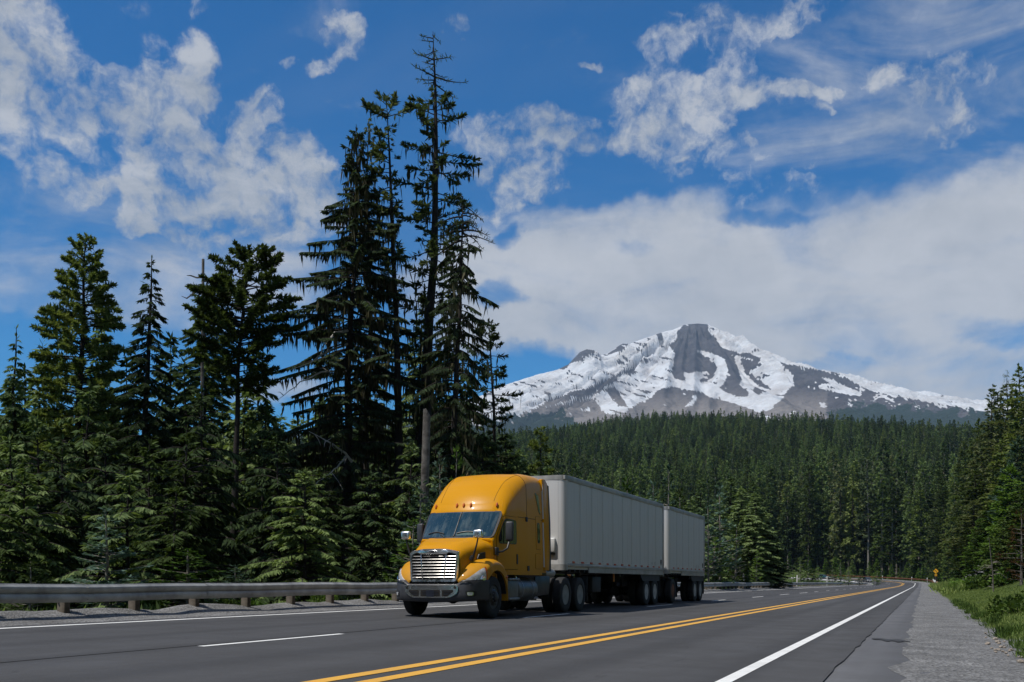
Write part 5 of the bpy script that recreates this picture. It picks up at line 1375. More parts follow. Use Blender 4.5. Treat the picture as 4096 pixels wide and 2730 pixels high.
# dead limbs, bleached, curving off the shaggy conifer
def limb(pts, r, parent_name, label=None):
    pass
old3 = [o for o in bpy.data.objects if o.name == 'old_fir_tree'][0]
rng = random.Random(3)
def limb_local(px0, py0, pts, Z, r):
    P = []
    for (px, py, dz) in pts: P.append(Vector(((px-CXD)/FPX*(Z+dz), Z+dz, H0+(HYD-py)/FPX*(Z+dz)))-old3.location)
    mb = MB(); n = len(P); Q = []
    for i in range(n-1):
        for k in range(4): Q.append(P[i].lerp(P[i+1], k/4)+Vector((rng.gauss(0, .02), 0, rng.gauss(0, .02))))
    Q.append(P[-1]); mb.tube(Q, [r*(1-.85*i/(len(Q)-1)) for i in range(len(Q))], 6)
    for i in range(3, len(Q)-1, 2):
        d = Vector((rng.gauss(0, .3), rng.gauss(0, .3), rng.gauss(-.1, .3))); mb.tube([Q[i], Q[i]+d*.6, Q[i]+d+Vector((0, 0, -.12))], [r*.35, r*.25, .005], 4)
    mb.build('dead_limb', M['barkw'], old3, smooth=True)
limb_local(0, 0, [(798, 762, 0), (770, 765, -1), (745, 792, -2), (735, 820, -2.3)], 48, .075)
limb_local(0, 0, [(798, 792, 0), (755, 806, -1), (715, 835, -2), (668, 850, -2.6)], 48, .06)
limb_local(0, 0, [(798, 852, 0), (740, 855, -1), (690, 880, -2), (640, 918, -2.5)], 48, .06)
limb_local(0, 0, [(812, 1066, -1), (795, 1042, -1.4), (760, 1018, -2), (710, 992, -2.4)], 48, .075)
limb_local(0, 0, [(798, 1046, -1), (780, 1068, -1.4), (755, 1090, -2), (725, 1112, -2.2)], 48, .05)
limb_local(0, 0, [(798, 990, 0), (775, 1000, -1), (745, 1020, -1.5)], 48, .05)

# broken grey trunk
def snag(name, px, pyb, pyt, pxt, Z, r, label, m='barkg', jag=True):
    x, y = at(px, Z); zg = G1(x, y)-.2; H = top_h(pyt, Z, zg); lx = (pxt-px)/FPX*Z
    o = thing(name, (x, y, zg), 0, label, 'tree')
    mb = MB(); n = 14; pts = 9; V = []
    for i in range(pts):
        u = i/(pts-1); rr_ = r*(1.1-.35*u)
        for k in range(n):
            a = 2*math.pi*k/n; q = rr_*(1+.10*math.sin(a*3+i*.4)+.06*math.sin(a*7))
            V.append((lx*u+math.cos(a)*q, math.sin(a)*q, H*u+((.35*n3(k*1.7, 2, 5)+.25*(1 if math.cos(a) < -.2 else -.3)) if i == pts-1 and jag else 0)))
    F = [(i*n+k, i*n+(k+1) % n, (i+1)*n+(k+1) % n, (i+1)*n+k) for i in range(pts-1) for k in range(n)]; F.append(tuple((pts-1)*n+k for k in range(n)))
    mb.add(V, F); mb.build('trunk', M[m], o, smooth=True, angle=50); return o, H
snag('broken_trunk', 964, 0, 953, 981, 44, .21, 'broken grey tree trunk with a snapped jagged top behind the truck cab')
sn, h_ = snag('dead_tree', 459, 0, 596, 467, 57, .10, 'dead grey spike top poking out left of the broad fir', jag=False)
mb = MB()
for (za, dx, dz) in ((.955, -1.0, .12), (.945, .62, .16), (.925, -1.3, -.5)):
    z = h_*za; mb.tube([(.26, 0, z), (.26+dx*.5, .2, z+dz*.3), (.26+dx*.8, .1, z+dz), (.26+dx, 0, z+dz*.8)], [.06, .05, .04, .015], 5)
mb.build('branch', M['barkg'], sn, smooth=True)

# ---- under-storey hemlocks and bushes behind the guardrail
UK = [tree_meshes('under%d' % i, conifer(60+i, 7.5, .10, 2.3, base=.03, shape=.62, e0=.30, droop=.42, tl=.33, tw=.055, dens=19, hang=.42, bare=.10, jit=.36, per=6, gap=.27, miss=.2), ('bark', m, 'lichen')) for i, m in enumerate(('hem', 'hemy', 'hem', 'hemy'))]
BK = [tree_meshes('screen%d' % i, conifer(80+i, 16, .2, 3.0, base=.05, shape=.7, e0=.2, droop=.4, tl=.6, tw=.10, dens=6.5, hang=.35, bare=.1, jit=.2, per=7, gap=.42), ('bark', 'hem', 'lichen')) for i in range(3)]
UND = [(95,965,38,0),(55,1085,30,1),(205,890,42,2),(150,1010,34,0),(300,1085,31,2),(345,1020,36,1),(420,985,37,3),(470,900,41,0),(395,1110,29,3),(600,925,46,2),(640,1010,38,0),(700,1085,35,1),
       (750,1080,38,3),(680,960,55,0),(860,1090,42,2),(900,1000,52,0),(940,1020,45,2),(1070,905,52,2),(1110,1000,50,0),(1165,990,56,2),(1190,1060,48,0),(1000,960,56,0),(1090,1080,42,3),
       (30,1010,33,2),(250,1000,40,0),(520,1010,50,2),(570,960,52,0),(-60,900,40,0),(-30,1100,28,1),(830,950,56,0),(770,990,52,2),(1230,1100,46,3)]
FILL = [(105,790,54,0),(245,745,56,1),(402,770,55,2),(432,830,51,0),(600,800,55,1),(565,880,50,2),(15,880,50,1),(280,830,52,2),(70,850,56,1),(770,900,56,0),(735,960,54,2),(1085,860,57,1),(1010,800,60,0),(870,860,58,2)]
ADJ = ['olive', 'bright tipped', 'dull green', 'yellow green']
PLACE = [(140, 'at the wood edge'), (330, 'below the tall firs'), (560, 'below the broad fir'), (820, 'below the shaggy conifer'), (1300, 'by the tall trunks')]
rng = random.Random(7)
ORD = ['first', 'second', 'third', 'fourth', 'fifth', 'sixth', 'seventh', 'eighth', 'ninth', 'tenth', 'eleventh', 'twelfth', 'thirteenth', 'fourteenth', 'fifteenth', 'sixteenth', 'seventeenth', 'eighteenth', 'nineteenth', 'twentieth', 'twenty-first', 'twenty-second', 'twenty-third', 'twenty-fourth', 'twenty-fifth', 'twenty-sixth', 'twenty-seventh', 'twenty-eighth', 'twenty-ninth', 'thirtieth', 'thirty-first', 'thirty-second', 'thirty-third', 'thirty-fourth', 'thirty-fifth']
for rank, (px, py, Z, k) in enumerate(sorted(UND)):
    x, y = at(px, Z); zg = G1(x, y)-.1; H = top_h(py, Z, zg); s_ = H/7.5
    w_ = min(1.25, .55+.45*s_)
    pl = [p for q, p in PLACE if px < q][0]
    plant('hemlock_sapling', UK[k], (x, y, zg), rng.uniform(0, 6.28), (w_*1.0, w_*1.0, s_), 'bushy %s young hemlock %s, %s from the left' % (ADJ[k], pl, ORD[rank]), 'tree', 'young hemlocks under the tall trees on the left')
for i, (px, py, Z, k) in enumerate(FILL):
    x, y = at(px, Z); zg = G1(x, y)-.1; H = top_h(py, Z, zg)
    plant('hemlock_tree', BK[k], (x, y, zg), i*1.9, (.95, .95, H/16), 'full green hemlock filling the wood behind the tall trees, %s from the left' % ORD[sorted(FILL).index((px, py, Z, k))], 'tree', 'hemlocks filling the wood behind the tall trees')
for i in range(64):     # the wood goes on behind: darkness between the trunks
    px = -80+1330*((i*.618) % 1); Z = 58+45*((i*.377) % 1); py = 900+190*rng.random()
    if 640 < px < 720: py = 1060+60*rng.random()
    if px > 1180: py = 1120
    if 1100 < px <= 1180: py = max(py, 1010)
    x, y = at(px, Z); zg = G1(x, y)-.1; H = top_h(py, Z, zg)
    plant('hemlock_tree', BK[i % 3], (x, y, zg), rng.uniform(0, 6.28), (1.0, 1.0, H/16), 'dark hemlock deep in the wood, seen between the trunks on the left', 'tree', 'dark hemlocks deep in the left wood')
# ---- saplings with open whorls
SK = {m: tree_meshes('sapling_'+m, conifer(95+i, 4.0, .05, 1.15, base=.08, shape=.75, e0=.30, droop=.12, upt=.1, tl=.24, tw=.042, dens=15, hang=.05, bare=.12, jit=.14, per=5, gap=.30, miss=.1), ('barkl', m, 'lichen')) for i, m in enumerate(('blue', 'young', 'hemy'))}
SAP = [(247,1172,24,'blue','pale bluish fir sapling behind the guardrail under the tall hemlock',.95),(432,1262,22,'young','low bright green fir sapling just behind the guardrail',1.2),
       (1012,1043,34,'blue','slim bluish fir sapling rising behind the yellow cab roof',.85),(1046,1030,38,'young','slender green fir sapling beside the bluish one behind the cab',.7),(945,1195,27,'young','feathery green fir sapling left of the cab mirror',1.1),
       (965,1110,31,'blue','bluish green fir sapling in front of the broken grey trunk',1.0),(985,1165,28,'hemy','spreading fir sapling between the guardrail and the cab',1.2),(540,1300,21,'blue','tiny pale seedling beside the long bare trunk at the guardrail',.6),(70,1290,21,'hemy','small seedling poking over the guardrail near the left edge',.6),
       (1090,1085,44,'hemy','small fir sapling poking up above the cab roof',.8)]
for (px, py, Z, m, lb, w_) in SAP:
    Z = max(Z, 38350/(2120-px)+3.0)
    x, y = at(px, Z); zg = G1(x, y)-.1; H = top_h(py, Z, zg); s_ = H/4
    plant('fir_sapling', SK[m], (x, y, zg), px*.37, (w_, w_, s_), lb, 'sapling', 'fir saplings behind the near guardrail')
# saplings and trees behind the trailers, up to the bend
MID = [(1440,1098,82,'young',1.6,'bright green young fir showing above the long trailer roof'),(1500,1112,86,'blue',1.5,'pale bluish young fir above the middle of the trailer roof'),(1535,1076,92,'blue',1.9,'taller bluish fir above the gap between the trailers'),(1562,1120,88,'hemy',1.6,'dull green young fir right of the tall bluish one'),
       (1628,1150,72,'blue',1.6,'bluish fir with drooping tips just right of the rear trailer'),(1655,1120,76,'blue',1.9,'tall pale bluish fir standing right of the rear trailer'),(1640,1235,70,'young',1.5,'low green fir by the guardrail next to the rear trailer'),(1690,1200,84,'hemy',1.7,'olive fir at the end of the near wood right of the trailers'),
       (1738,1266,92,'young',.9,'slim fir sapling at the right end of the near wood'),(1700,1290,74,'young',1.2,'low bushy fir by the near guardrail beyond the trailers')]
for (px, py, Z, m, w_, lb) in MID:
    Z = max(Z, 38350/(2120-px)+5); x, y = at(px, Z); zg = G1(x, y)-.1; H = top_h(py, Z, zg); s_ = H/4
    plant('young_fir', SK[m], (x, y, zg), px*.7, (w_, w_, s_), lb, 'tree', 'young firs behind the trailers')
for i, (px, py, Z) in enumerate([(1590,1145,120),(1615,1100,128),(1680,1095,118),(1705,1120,112),(1730,1135,110),(1645,1150,108),(1752,1190,113),(1570,1160,130),(1740,1110,125),(1480,1140,125),(1390,1120,130),(1350,1090,135),(1550,1130,118),(1765,1225,114)]):
    x, y = at(px, Z); zg = G1(x, y)-.1; H = top_h(py, Z, zg)
    plant('hemlock_tree', BK[i % 3], (x, y, zg), i*1.3, (1.05, 1.05, H/16), 'dark olive hemlock in the block of wood right of the rear trailer', 'tree', 'olive hemlocks beyond the trailers')
# small firs along the inside of the bend
for i, (px, py, Z, m, w_) in enumerate([(1772,1306,150,'young',1.0),(1790,1312,160,'hemy',1.2),(1838,1280,178,'hemy',1.5),(1856,1276,180,'young',1.3),(1800,1308,175,'young',1.0),(1880,1303,190,'young',1.1),(1912,1292,196,'hemy',1.1),(1932,1287,205,'young',1.3),(1950,1303,215,'hemy',1.2),(1975,1310,225,'young',1.0),(2015,1312,250,'young',1.8),(1822,1312,170,'young',1.2),(1750,1300,140,'young',1.3),(1868,1312,180,'hemy',1.3)]):
    x, y = at(px, Z); zg = G1(x, y)-.1; H = max(1.2, top_h(py, Z, zg)); s_ = H/4
    plant('roadside_fir', SK[m], (x, y, zg), i*1.1, (w_*1.0, w_*1.0, s_), 'small roadside fir growing inside the bend beyond the near guardrail', 'tree', 'small firs inside the bend')

# ---- right-hand side: tall firs above the bank, younger ones at its foot
RK = [tree_meshes('right%d' % i, conifer(120+i, 26, .30, 3.0, base=.12, shape=.62, e0=.16, droop=.26, upt=.12, tl=.60, tw=.13, dens=8, bush=.5, hang=.1, bare=.22, jit=.25, per=6, gap=.58, deadtop=(.9 if i == 2 else 0)), ('bark', m, 'lichen')) for i, m in enumerate(('fir', 'old', 'old'))]
RIGHT = [(2275,888,150,1,'tall fir with a ragged top at the right, left of the taller pair'),(2313,852,140,2,'bare topped tall fir beside the right edge of the wood'),(2350,838,125,0,'tallest dense fir at the right edge of the view'),(2296,905,165,0,'dense fir behind the ragged topped one on the right'),(2240,965,175,0,'dark fir at the left end of the tall right group'),(2222,1010,190,1,'fir stepping down from the tall right group to the hillside'),
         (2330,900,160,1,'fir squeezed between the bare topped one and the tallest'),(2196,1060,270,0,'lower fir on the slope left of the tall right group'),(2260,1000,155,1,'mid green fir below the ragged top on the right'),(2385,850,118,1,'fir just outside the tallest at the right edge'),(2420,900,110,0,'last fir of the right wood'),
         (2170,1085,285,0,'small dark fir farthest left of the right bank wood'),(2310,1010,128,0,'fir in front of the bare topped one on the right'),(2250,1080,140,0,'shaded fir above the pale dirt bank'),(2210,1110,262,1,'olive fir above the curve warning sign'),(2150,1130,300,1,'fir directly above the curve warning sign'),(2185,1160,275,0,'short fir right of the curve warning sign'),(2235,1150,135,1,'short dense fir over the dirt bank')]
for (px, py, Z, k, lb) in RIGHT:
    x, y = at(px, Z); zg = G1(x, y)-.1; H = top_h(py, Z, zg)
    plant('tall_fir', RK[k], (x, y, zg), px*.31, (1.1, 1.1, H/26), lb, 'tree', 'tall firs on the right bank')
YK = [tree_meshes('bank%d' % i, conifer(140+i, 9, .12, 2.2, base=.04, shape=.7, e0=.25, droop=.22, upt=.1, tl=.42, tw=.085, dens=10, bush=.3, hang=.1, bare=.12, jit=.2, per=7, gap=.32), ('bark', m, 'lichen')) for i, m in enumerate(('young', 'hemy', 'blue'))]
BANK = [(2338,1010,84,2,'bluish green fir leaning over the bank at the right edge'),(2318,1070,82,0,'bright green fir on the bank above the thin dead tree'),(2296,1120,90,0,'fresh green fir left of the bluish one on the bank'),(2352,1120,68,1,'dense green fir at the right edge behind the brown dead one'),(2270,1160,98,1,'dull green fir over the grassy bank'),(2248,1195,110,0,'fresh green fir behind the dirt bank'),(2225,1215,125,1,'low green fir left of the dirt bank'),(2207,1232,262,0,'low bright fir near the foot of the dirt bank'),(2180,1240,270,1,'low fir beyond the curve warning sign'),(2305,1195,72,1,'low spreading fir behind the thin dead tree'),(2390,1050,70,0,'green fir at the far right of the bank'),(2285,1215,84,0,'rounded green fir just left of the thin dead tree')]
for (px, py, Z, k, lb) in BANK:
    x, y = at(px, Z); zg = G1(x, y)-.1; H = top_h(py, Z, zg); s_ = H/9
    plant('bank_fir', YK[k], (x, y, zg), px*.47, (min(1.3, .5+.5*s_),)*2+(s_,), lb, 'tree', 'younger firs on the right bank')
# brown dead fir and thin dead tree with a few bare branches
x, y = at(2347, 60); zg = G1(x, y)-.1; H = top_h(1170, 60, zg)
plant('dead_fir', tree_meshes('deadfir', conifer(171, H, .08, 1.5, base=.1, shape=.7, e0=.2, droop=.1, tl=.3, tw=.025, dens=9, bush=.6, bare=.3, per=5, gap=.34), ('barkg', 'brown', 'lichen')), (x, y, zg), 0, 1, 'dead brown fir with bare twigs at the right edge of the bank')
x, y = at(2283, 62); zg = G1(x, y)-.1; H = top_h(1236, 62, zg)
dt = thing('dead_tree', (x, y, zg), 0, 'thin pale dead tree with a few bare side branches on the grassy bank', 'tree')
mb = MB(); mb.tube([(0, 0, 0), (-.06, 0, H*.4), (-.2, 0, H*.75), (-.28, 0, H)], [.045, .036, .025, .01], 7); mb.build('trunk', M['barkg'], dt, smooth=True)
rng = random.Random(9)
for k in range(13):
    z = H*rng.uniform(.05, .62); a = rng.uniform(0, 6.28); l = rng.uniform(.4, 1.1)
    mb = MB(); d = Vector((math.cos(a), math.sin(a), 0)); p = Vector((-.1*z/H, 0, z)); mb.tube([p, p+d*l*.5+Vector((0, 0, .08)), p+d*l+Vector((0, 0, -.25))], [.02, .014, .004], 4); mb.build('branch', M['barkl'], dt)
# bushes on the bank and under the guardrail
def bush_mesh(key, seed, R, n, l, w_, m, up=.4):
    r = np.random.default_rng(seed); t = Tree(seed)
    d = unit(r.normal(size=(n, 3))); d[:, 2] = np.abs(d[:, 2])
    rad_ = R*(.55+.45*r.random((n, 1))**.5)*(1+.25*np.sin(d[:, :1]*5+seed)*np.cos(d[:, 1:2]*6))
    B = d*rad_*np.array([1, 1, .8])
    t.leaves(B, unit(d*.7+r.normal(size=(n, 3))*.6+Zv*up), l*(.6+.8*r.random(n)), w_*(.6+.8*r.random(n)))
    for k in range(9):
        e = d[k]*R*.8; t.tube(np.array([[0, 0, 0], e*.5+Zv*.05, e]), np.array([.02, .013, .004]), 4)
    return tree_meshes(key, t, ('bark', m, 'lichen'))
BU = [bush_mesh('bush%d' % i, 30+i, 1.0, 900, .17, .055, m) for i, m in enumerate(('shrub', 'young', 'shrub'))]
for i, (px, py, Z, k, lb) in enumerate([(2348,1262,74,0,'round leafy shrub at the right edge on the bank'),(2332,1290,70,1,'leafy shrub under the dead brown fir'),(2312,1262,72,2,'leafy shrub right of the thin dead tree'),(2262,1290,80,0,'grey green shrub left of the thin dead tree'),(2215,1305,90,1,'low shrub at the top of the grassy bank near the dirt cut'),(2342,1362,30,2,'small sprouting shrub low on the grassy bank'),(2240,1262,100,0,'shrub on top of the pale dirt bank'),(2172,1318,262,1,'low shrub beside the curve warning sign'),(2196,1300,150,0,'shrub between the sign and the dirt bank')]):
    x, y = at(px, Z); zg = G1(x, y)-.1; s_ = min(1.35, max(.5, top_h(py, Z, zg)/.95))
    plant('shrub', BU[k], (x, y, zg), i, (s_*1.15, s_*1.15, s_), lb, 'shrub', 'shrubs on the right bank', crown='leaves', stem='stems')
for i in range(34):
    a = 6+i*1.75+.6*math.sin(i*2.1); q = 17.6+.5*math.sin(i*1.3)+.4*(i % 3); x, y, z = road_pt(a, q); x, y = float(x), float(y); zg = G1(x, y)-.05; s_ = .42+.2*math.sin(i*3.3)+.15*(i % 2)
    plant('shrub', BU[i % 3], (x, y, zg), i, s_, 'low leafy shrub growing under and behind the near guardrail', 'shrub', 'shrubs behind the near guardrail', crown='leaves', stem='stems')

# ------------------------------------------------------------------ the forest on the far hillside, and added woods out of view
FK = []
for i, (m, kw) in enumerate((('fir', {}), ('hem', {}), ('old', dict(miss=.3)), ('fir', dict(shape=.5)), ('hem', dict(base=.3)), ('old', dict(base=.35, miss=.25)), ('hemy', dict(shape=.85)))):
    k = dict(base=.18, shape=.6, e0=.08, droop=.25, tl=1.15, tw=.30, dens=2.6, bush=.45, hang=.2, bare=.15, jit=.3, per=6, gap=.95, trunk_n=6, branch_n=3, miss=.1); k.update(kw)
    FK.append(tree_meshes('far%d' % i, conifer(200+i, 30, .38, 3.6, **k), ('barkl' if i > 3 else 'bark', m, 'lichen'), one=True)[0])
DEADF = tree_meshes('fardead', conifer(260, 28, .3, 1.2, base=.35, tl=.8, tw=.05, dens=1.5, bare=.2, per=3, gap=1.3, miss=.3), ('barkw', 'lichen', 'lichen'), one=True)[0]
FYK = [tree_meshes('faryoung%d' % i, conifer(230+i, 8, .12, 1.9, base=.05, shape=.75, e0=.2, droop=.2, tl=.6, tw=.15, dens=4.5, bush=.35, bare=.1, per=6, gap=.5, trunk_n=5, branch_n=3), ('bark', m, 'lichen'), one=True)[0] for i, m in enumerate(('hemy', 'young'))]
rng = np.random.default_rng(77)
pts = []
Yr = 345.0
while Yr < 2330:
    sp = 6.6 + .0036*(Yr-345)
    x0, x1 = -.30*Yr-60, .60*Yr+90
    n = int((x1-x0)/sp)
    xs_ = x0+(np.arange(n)+rng.random(n)*.9)*sp; ys_ = Yr+rng.normal(size=n)*sp*.35
    pts.append(np.stack([xs_, ys_], -1)); Yr += sp
pts = np.concatenate(pts)
a_, q_ = road_inv(pts[:, 0], pts[:, 1])
brg = pts[:, 0]/pts[:, 1]
keep = ((q_ < -11) | (q_ > 2*RC) | (a_ >= A0+RC*1.88)) & ~((q_ > -11) & (q_ < 40) & (a_ < 480))
inside = (q_ > 20) & (q_ < 210) & (pts[:, 1] < 440)
keep &= ~(inside & (brg > .18))
pts = pts[keep]; q_ = q_[keep]; brg = brg[keep]
zg = ground(pts[:, 0], pts[:, 1])-.3
dist = np.hypot(pts[:, 0], pts[:, 1])
aw, qw = np.meshgrid(np.arange(-150, 60, 6.5), np.concatenate([np.arange(-84, -30, 6.5), np.arange(38, 90, 7)]))  # unseen woods beside and behind the camera, added to darken reflections and side fill
aw = aw.ravel()+rng.normal(size=aw.size)*1.6; qw = qw.ravel()+rng.normal(size=qw.size)*1.6
wx, wy = road_xy(aw, qw); kw_ = (wy < -4) | (wx/np.maximum(wy, .1) > .85)
kw_ &= ~((qw > 0) & (aw > -14)); wx, wy = wx[kw_], wy[kw_]
pts = np.concatenate([pts, np.stack([wx, wy], -1)]); zg = np.concatenate([zg, ground(wx, wy)-.3]); dist = np.hypot(pts[:, 0], pts[:, 1]); brg = np.concatenate([brg, np.full(len(wx), 9.)])
kind = rng.integers(0, 7, len(pts)); kind = np.where(rng.random(len(pts)) < .03, 7, kind)
# patches of one kind
pn = np.array([n3(x*.006, y*.004, 3) for x, y in pts]); kind = np.where((pn > .22) & (kind < 7) & (rng.random(len(pts)) < .7), 6, kind); kind = np.where((pn < -.25) & (kind < 7) & (rng.random(len(pts)) < .7), 4, kind)
scl = .82+.30*rng.random(len(pts)); scl *= np.where(pts[:, 1] < 460, 1.12, .95)
rot = rng.random(len(pts))*6.283; tall = scl*(.80+.55*rng.random(len(pts)))*np.where(kind == 7, .8, 1)
# the nearest ones that show become trees of their own
vis = (brg > .14) & (brg < .5)
order = np.argsort(np.where(vis, dist, 1e9))
NIND = 118
ind = order[:NIND]; rest = np.setdiff1d(np.arange(len(pts)), ind)
KN = ['dense dark fir', 'slender hemlock', 'thin grey green fir', 'full crowned fir', 'high crowned hemlock with pale trunk', 'sparse fir with pale trunk', 'yellow green hemlock', 'bleached dead tree']
ALLF = FK+[DEADF]
for i in ind:
    k = int(kind[i]); o = link('forest_tree', ALLF[k]); o.location = (pts[i, 0], pts[i, 1], zg[i]); o.rotation_euler = (0, 0, rot[i]); s_ = float(scl[i]); o.scale = (s_, s_, float(tall[i])*1.05)
    tag(o, '%s in the front row of forest behind the rusty guardrail' % KN[k], 'tree', 'front row of the far forest: %s' % KN[k])
# young growth along its foot
n = 0
for i in range(70):
    a = 300+i*2.6; q = -7.5-3.5*((i*.618) % 1); x, y, z = road_pt(a, q); x, y = float(x), float(y)
    if i % 2: q -= 3
    o = link('young_tree', FYK[i % 2]); o.location = (x, y, G1(x, y)-.2); s_ = .45+.55*((i*.37) % 1); o.scale = (s_, s_, s_); o.rotation_euler = (0, 0, i*1.7)
    tag(o, '%s young conifer on the verge behind the rust brown guardrail' % ('bright green', 'dull green')[(i+1) % 2], 'tree', 'young conifers behind the rusty guardrail: %s' % ('bright', 'dull')[(i+1) % 2])
pc_col = bpy.data.collections.new('forest_kinds')
for i, me in enumerate(ALLF):
    o = bpy.data.objects.new('kind_%d' % i, me); pc_col.objects.link(o)
pm = bpy.data.meshes.new('forest'); P_ = np.stack([pts[rest, 0], pts[rest, 1], zg[rest]], -1).astype(np.float32)
pm.vertices.add(len(P_)); pm.vertices.foreach_set('co', P_.ravel())
for nm, arr, ty in (('pick', kind[rest], 'INT'), ('turn', rot[rest], 'FLOAT'), ('size', scl[rest], 'FLOAT'), ('height', tall[rest], 'FLOAT')):
    at_ = pm.attributes.new(nm, ty, 'POINT'); at_.data.foreach_set('value', np.asarray(arr, dtype=np.int32 if ty == 'INT' else np.float32))
fo = link('forest', pm); tag(fo, kind='stuff')
ng = bpy.data.node_groups.new('forest', 'GeometryNodeTree')
ng.interface.new_socket('Geometry', in_out='INPUT', socket_type='NodeSocketGeometry'); ng.interface.new_socket('Geometry', in_out='OUTPUT', socket_type='NodeSocketGeometry')
N = ng.nodes; gi, go = N.new('NodeGroupInput'), N.new('NodeGroupOutput')
ip = N.new('GeometryNodeInstanceOnPoints'); ci = N.new('GeometryNodeCollectionInfo'); ci.inputs['Collection'].default_value = pc_col
ci.inputs['Separate Children'].default_value = True; ci.inputs['Reset Children'].default_value = True
def attr(nm, ty):
    n = N.new('GeometryNodeInputNamedAttribute'); n.data_type = ty; n.inputs['Name'].default_value = nm; return n.outputs[0]
cx_ = N.new('ShaderNodeCombineXYZ'); cs_ = N.new('ShaderNodeCombineXYZ')
L_ = ng.links; L_.new(attr('turn', 'FLOAT'), cx_.inputs[2]); sz = attr('size', 'FLOAT')
for i in range(2): L_.new(sz, cs_.inputs[i])
L_.new(attr('height', 'FLOAT'), cs_.inputs[2])
L_.new(gi.outputs[0], ip.inputs['Points']); L_.new(ci.outputs[0], ip.inputs['Instance']); ip.inputs['Pick Instance'].default_value = True
L_.new(attr('pick', 'INT'), ip.inputs['Instance Index']); L_.new(cx_.outputs[0], ip.inputs['Rotation']); L_.new(cs_.outputs[0], ip.inputs['Scale'])
L_.new(ip.outputs[0], go.inputs[0])
md = fo.modifiers.new('scatter', 'NODES'); md.node_group = ng
print('forest instances', len(rest), 'tris near kinds', [len(m.polygons) for m in ALLF])
# ------------------------------------------------------------------ roadside things
def poly_text(body, size): pass
x, y = at(2150.5, 250); zg = G1(x, y)
sg = thing('warning_sign', (x, y, zg), -TH+rad(8), 'yellow diamond warning sign with a left curve arrow above a small speed plate', 'road sign')
zc = 3.92-zg
mb = MB(); mb.box(-.05, .05, .02, .10, -.6, zc+.3); mb.build('post', M['wood'], sg)
dm = [(0, .66), (.66, 0), (0, -.66), (-.66, 0)]
fs = lambda u, v, w_: Vector((u, -w_, zc+v))
MB().prism(rounded(dm, .06), fs, .0, .02).build('plate', M['signy'], sg)
ar = [(.22, -.36), (.22, -.16), (.17, -.02), (.07, .08), (-.05, .13), (-.02, .22), (-.32, .22), (-.17, -.02), (-.12, .05), (-.01, .0), (.07, -.08), (.10, -.18), (.10, -.36)]
uv, f2 = subdiv2d(ar, 0); mb = MB(); mb.add([fs(u, v, .024) for u, v in uv], f2); mb.build('arrow', M['signb'], sg)
MB().prism(rounded([(-.27, -.72), (.27, -.72), (.27, -1.26), (-.27, -1.26)], .04), fs, .0, .02).build('speed_plate', M['signy'], sg)
text_mesh('numerals', '35', .40, M['signb'], sg, (0, -.025, zc-.96), (rad(90), 0, 0))
text_mesh('letters', 'MPH', .13, M['signb'], sg, (0, -.025, zc-1.17), (rad(90), 0, 0))
# white marker posts on the start of the rusty guardrail and along it
for i, a in enumerate((293.5, 296.5, 299, 302, 310, 322, 338, 356, 378)):
    x, y, z = road_pt(a, rq2(a)-.35)
    o = MB().box(-.07, .07, -.03, .03, -.4, 1.28-.05*(i % 3)).build('marker_post', M['postw'], None, bevel=.02, seg=1)
    o.location = (float(x), float(y), float(z)); o.rotation_euler = (0, .05*math.sin(i*2), -TH)
    tag(o, 'white plastic marker post standing behind the rust brown guardrail, %s from its near end' % ('first', 'second', 'third', 'fourth', 'fifth', 'sixth', 'seventh', 'eighth', 'ninth')[i], 'marker post', 'white marker posts along the rusty guardrail')
x, y, z = road_pt(291.0, -3.6)
eo = thing('crash_cushion', (float(x), float(y), float(z)), -TH, 'black and orange striped end piece at the near end of the rusty guardrail', 'barrier end')
MB().box(-.25, .25, -.05, .05, -.3, .95).build('panel', M['postg'], eo)
for k in range(3): MB().prism([(-.24, .1+.28*k), (.24, .24+.28*k), (.24, .36+.28*k), (-.24, .22+.28*k)], lambda u, v, w_: Vector((u, -w_, v)), .05, .056).build('stripe', (M['orange'], M['signb'], M['orange'])[k], eo)
for i, (px, lb) in enumerate(((1712, 'grey marker post leaning behind the guardrail just right of the near wood'), (1831, 'grey marker post behind the guardrail among the small firs'), (1900, 'grey marker post behind the guardrail near the right end of the small firs'))):
    Z = 38350/(2120-px)+1.2; x = (px-CXD)/FPX*Z
    o = MB().box(-.09, .09, -.03, .03, -2, 2.0-G1(x, Z)+.1*i).build('marker_post', M['postg'], None, bevel=.015, seg=1)
    o.location = (x, Z, G1(x, Z)); o.rotation_euler = (0, -.12 if i == 0 else .03, -TH); tag(o, lb, 'marker post', 'grey marker posts behind the near guardrail')
Z = 38350/(2120-1307)+1.6; x = (1307-CXD)/FPX*Z
o = MB().box(-.09, .09, -.03, .03, -2, 1.58-G1(x, Z)).build('marker_post', M['orange'], None, bevel=.015, seg=1); o.location = (x, Z, G1(x, Z)); tag(o, 'orange brown post behind the guardrail, glimpsed under the front of the long trailer', 'marker post')

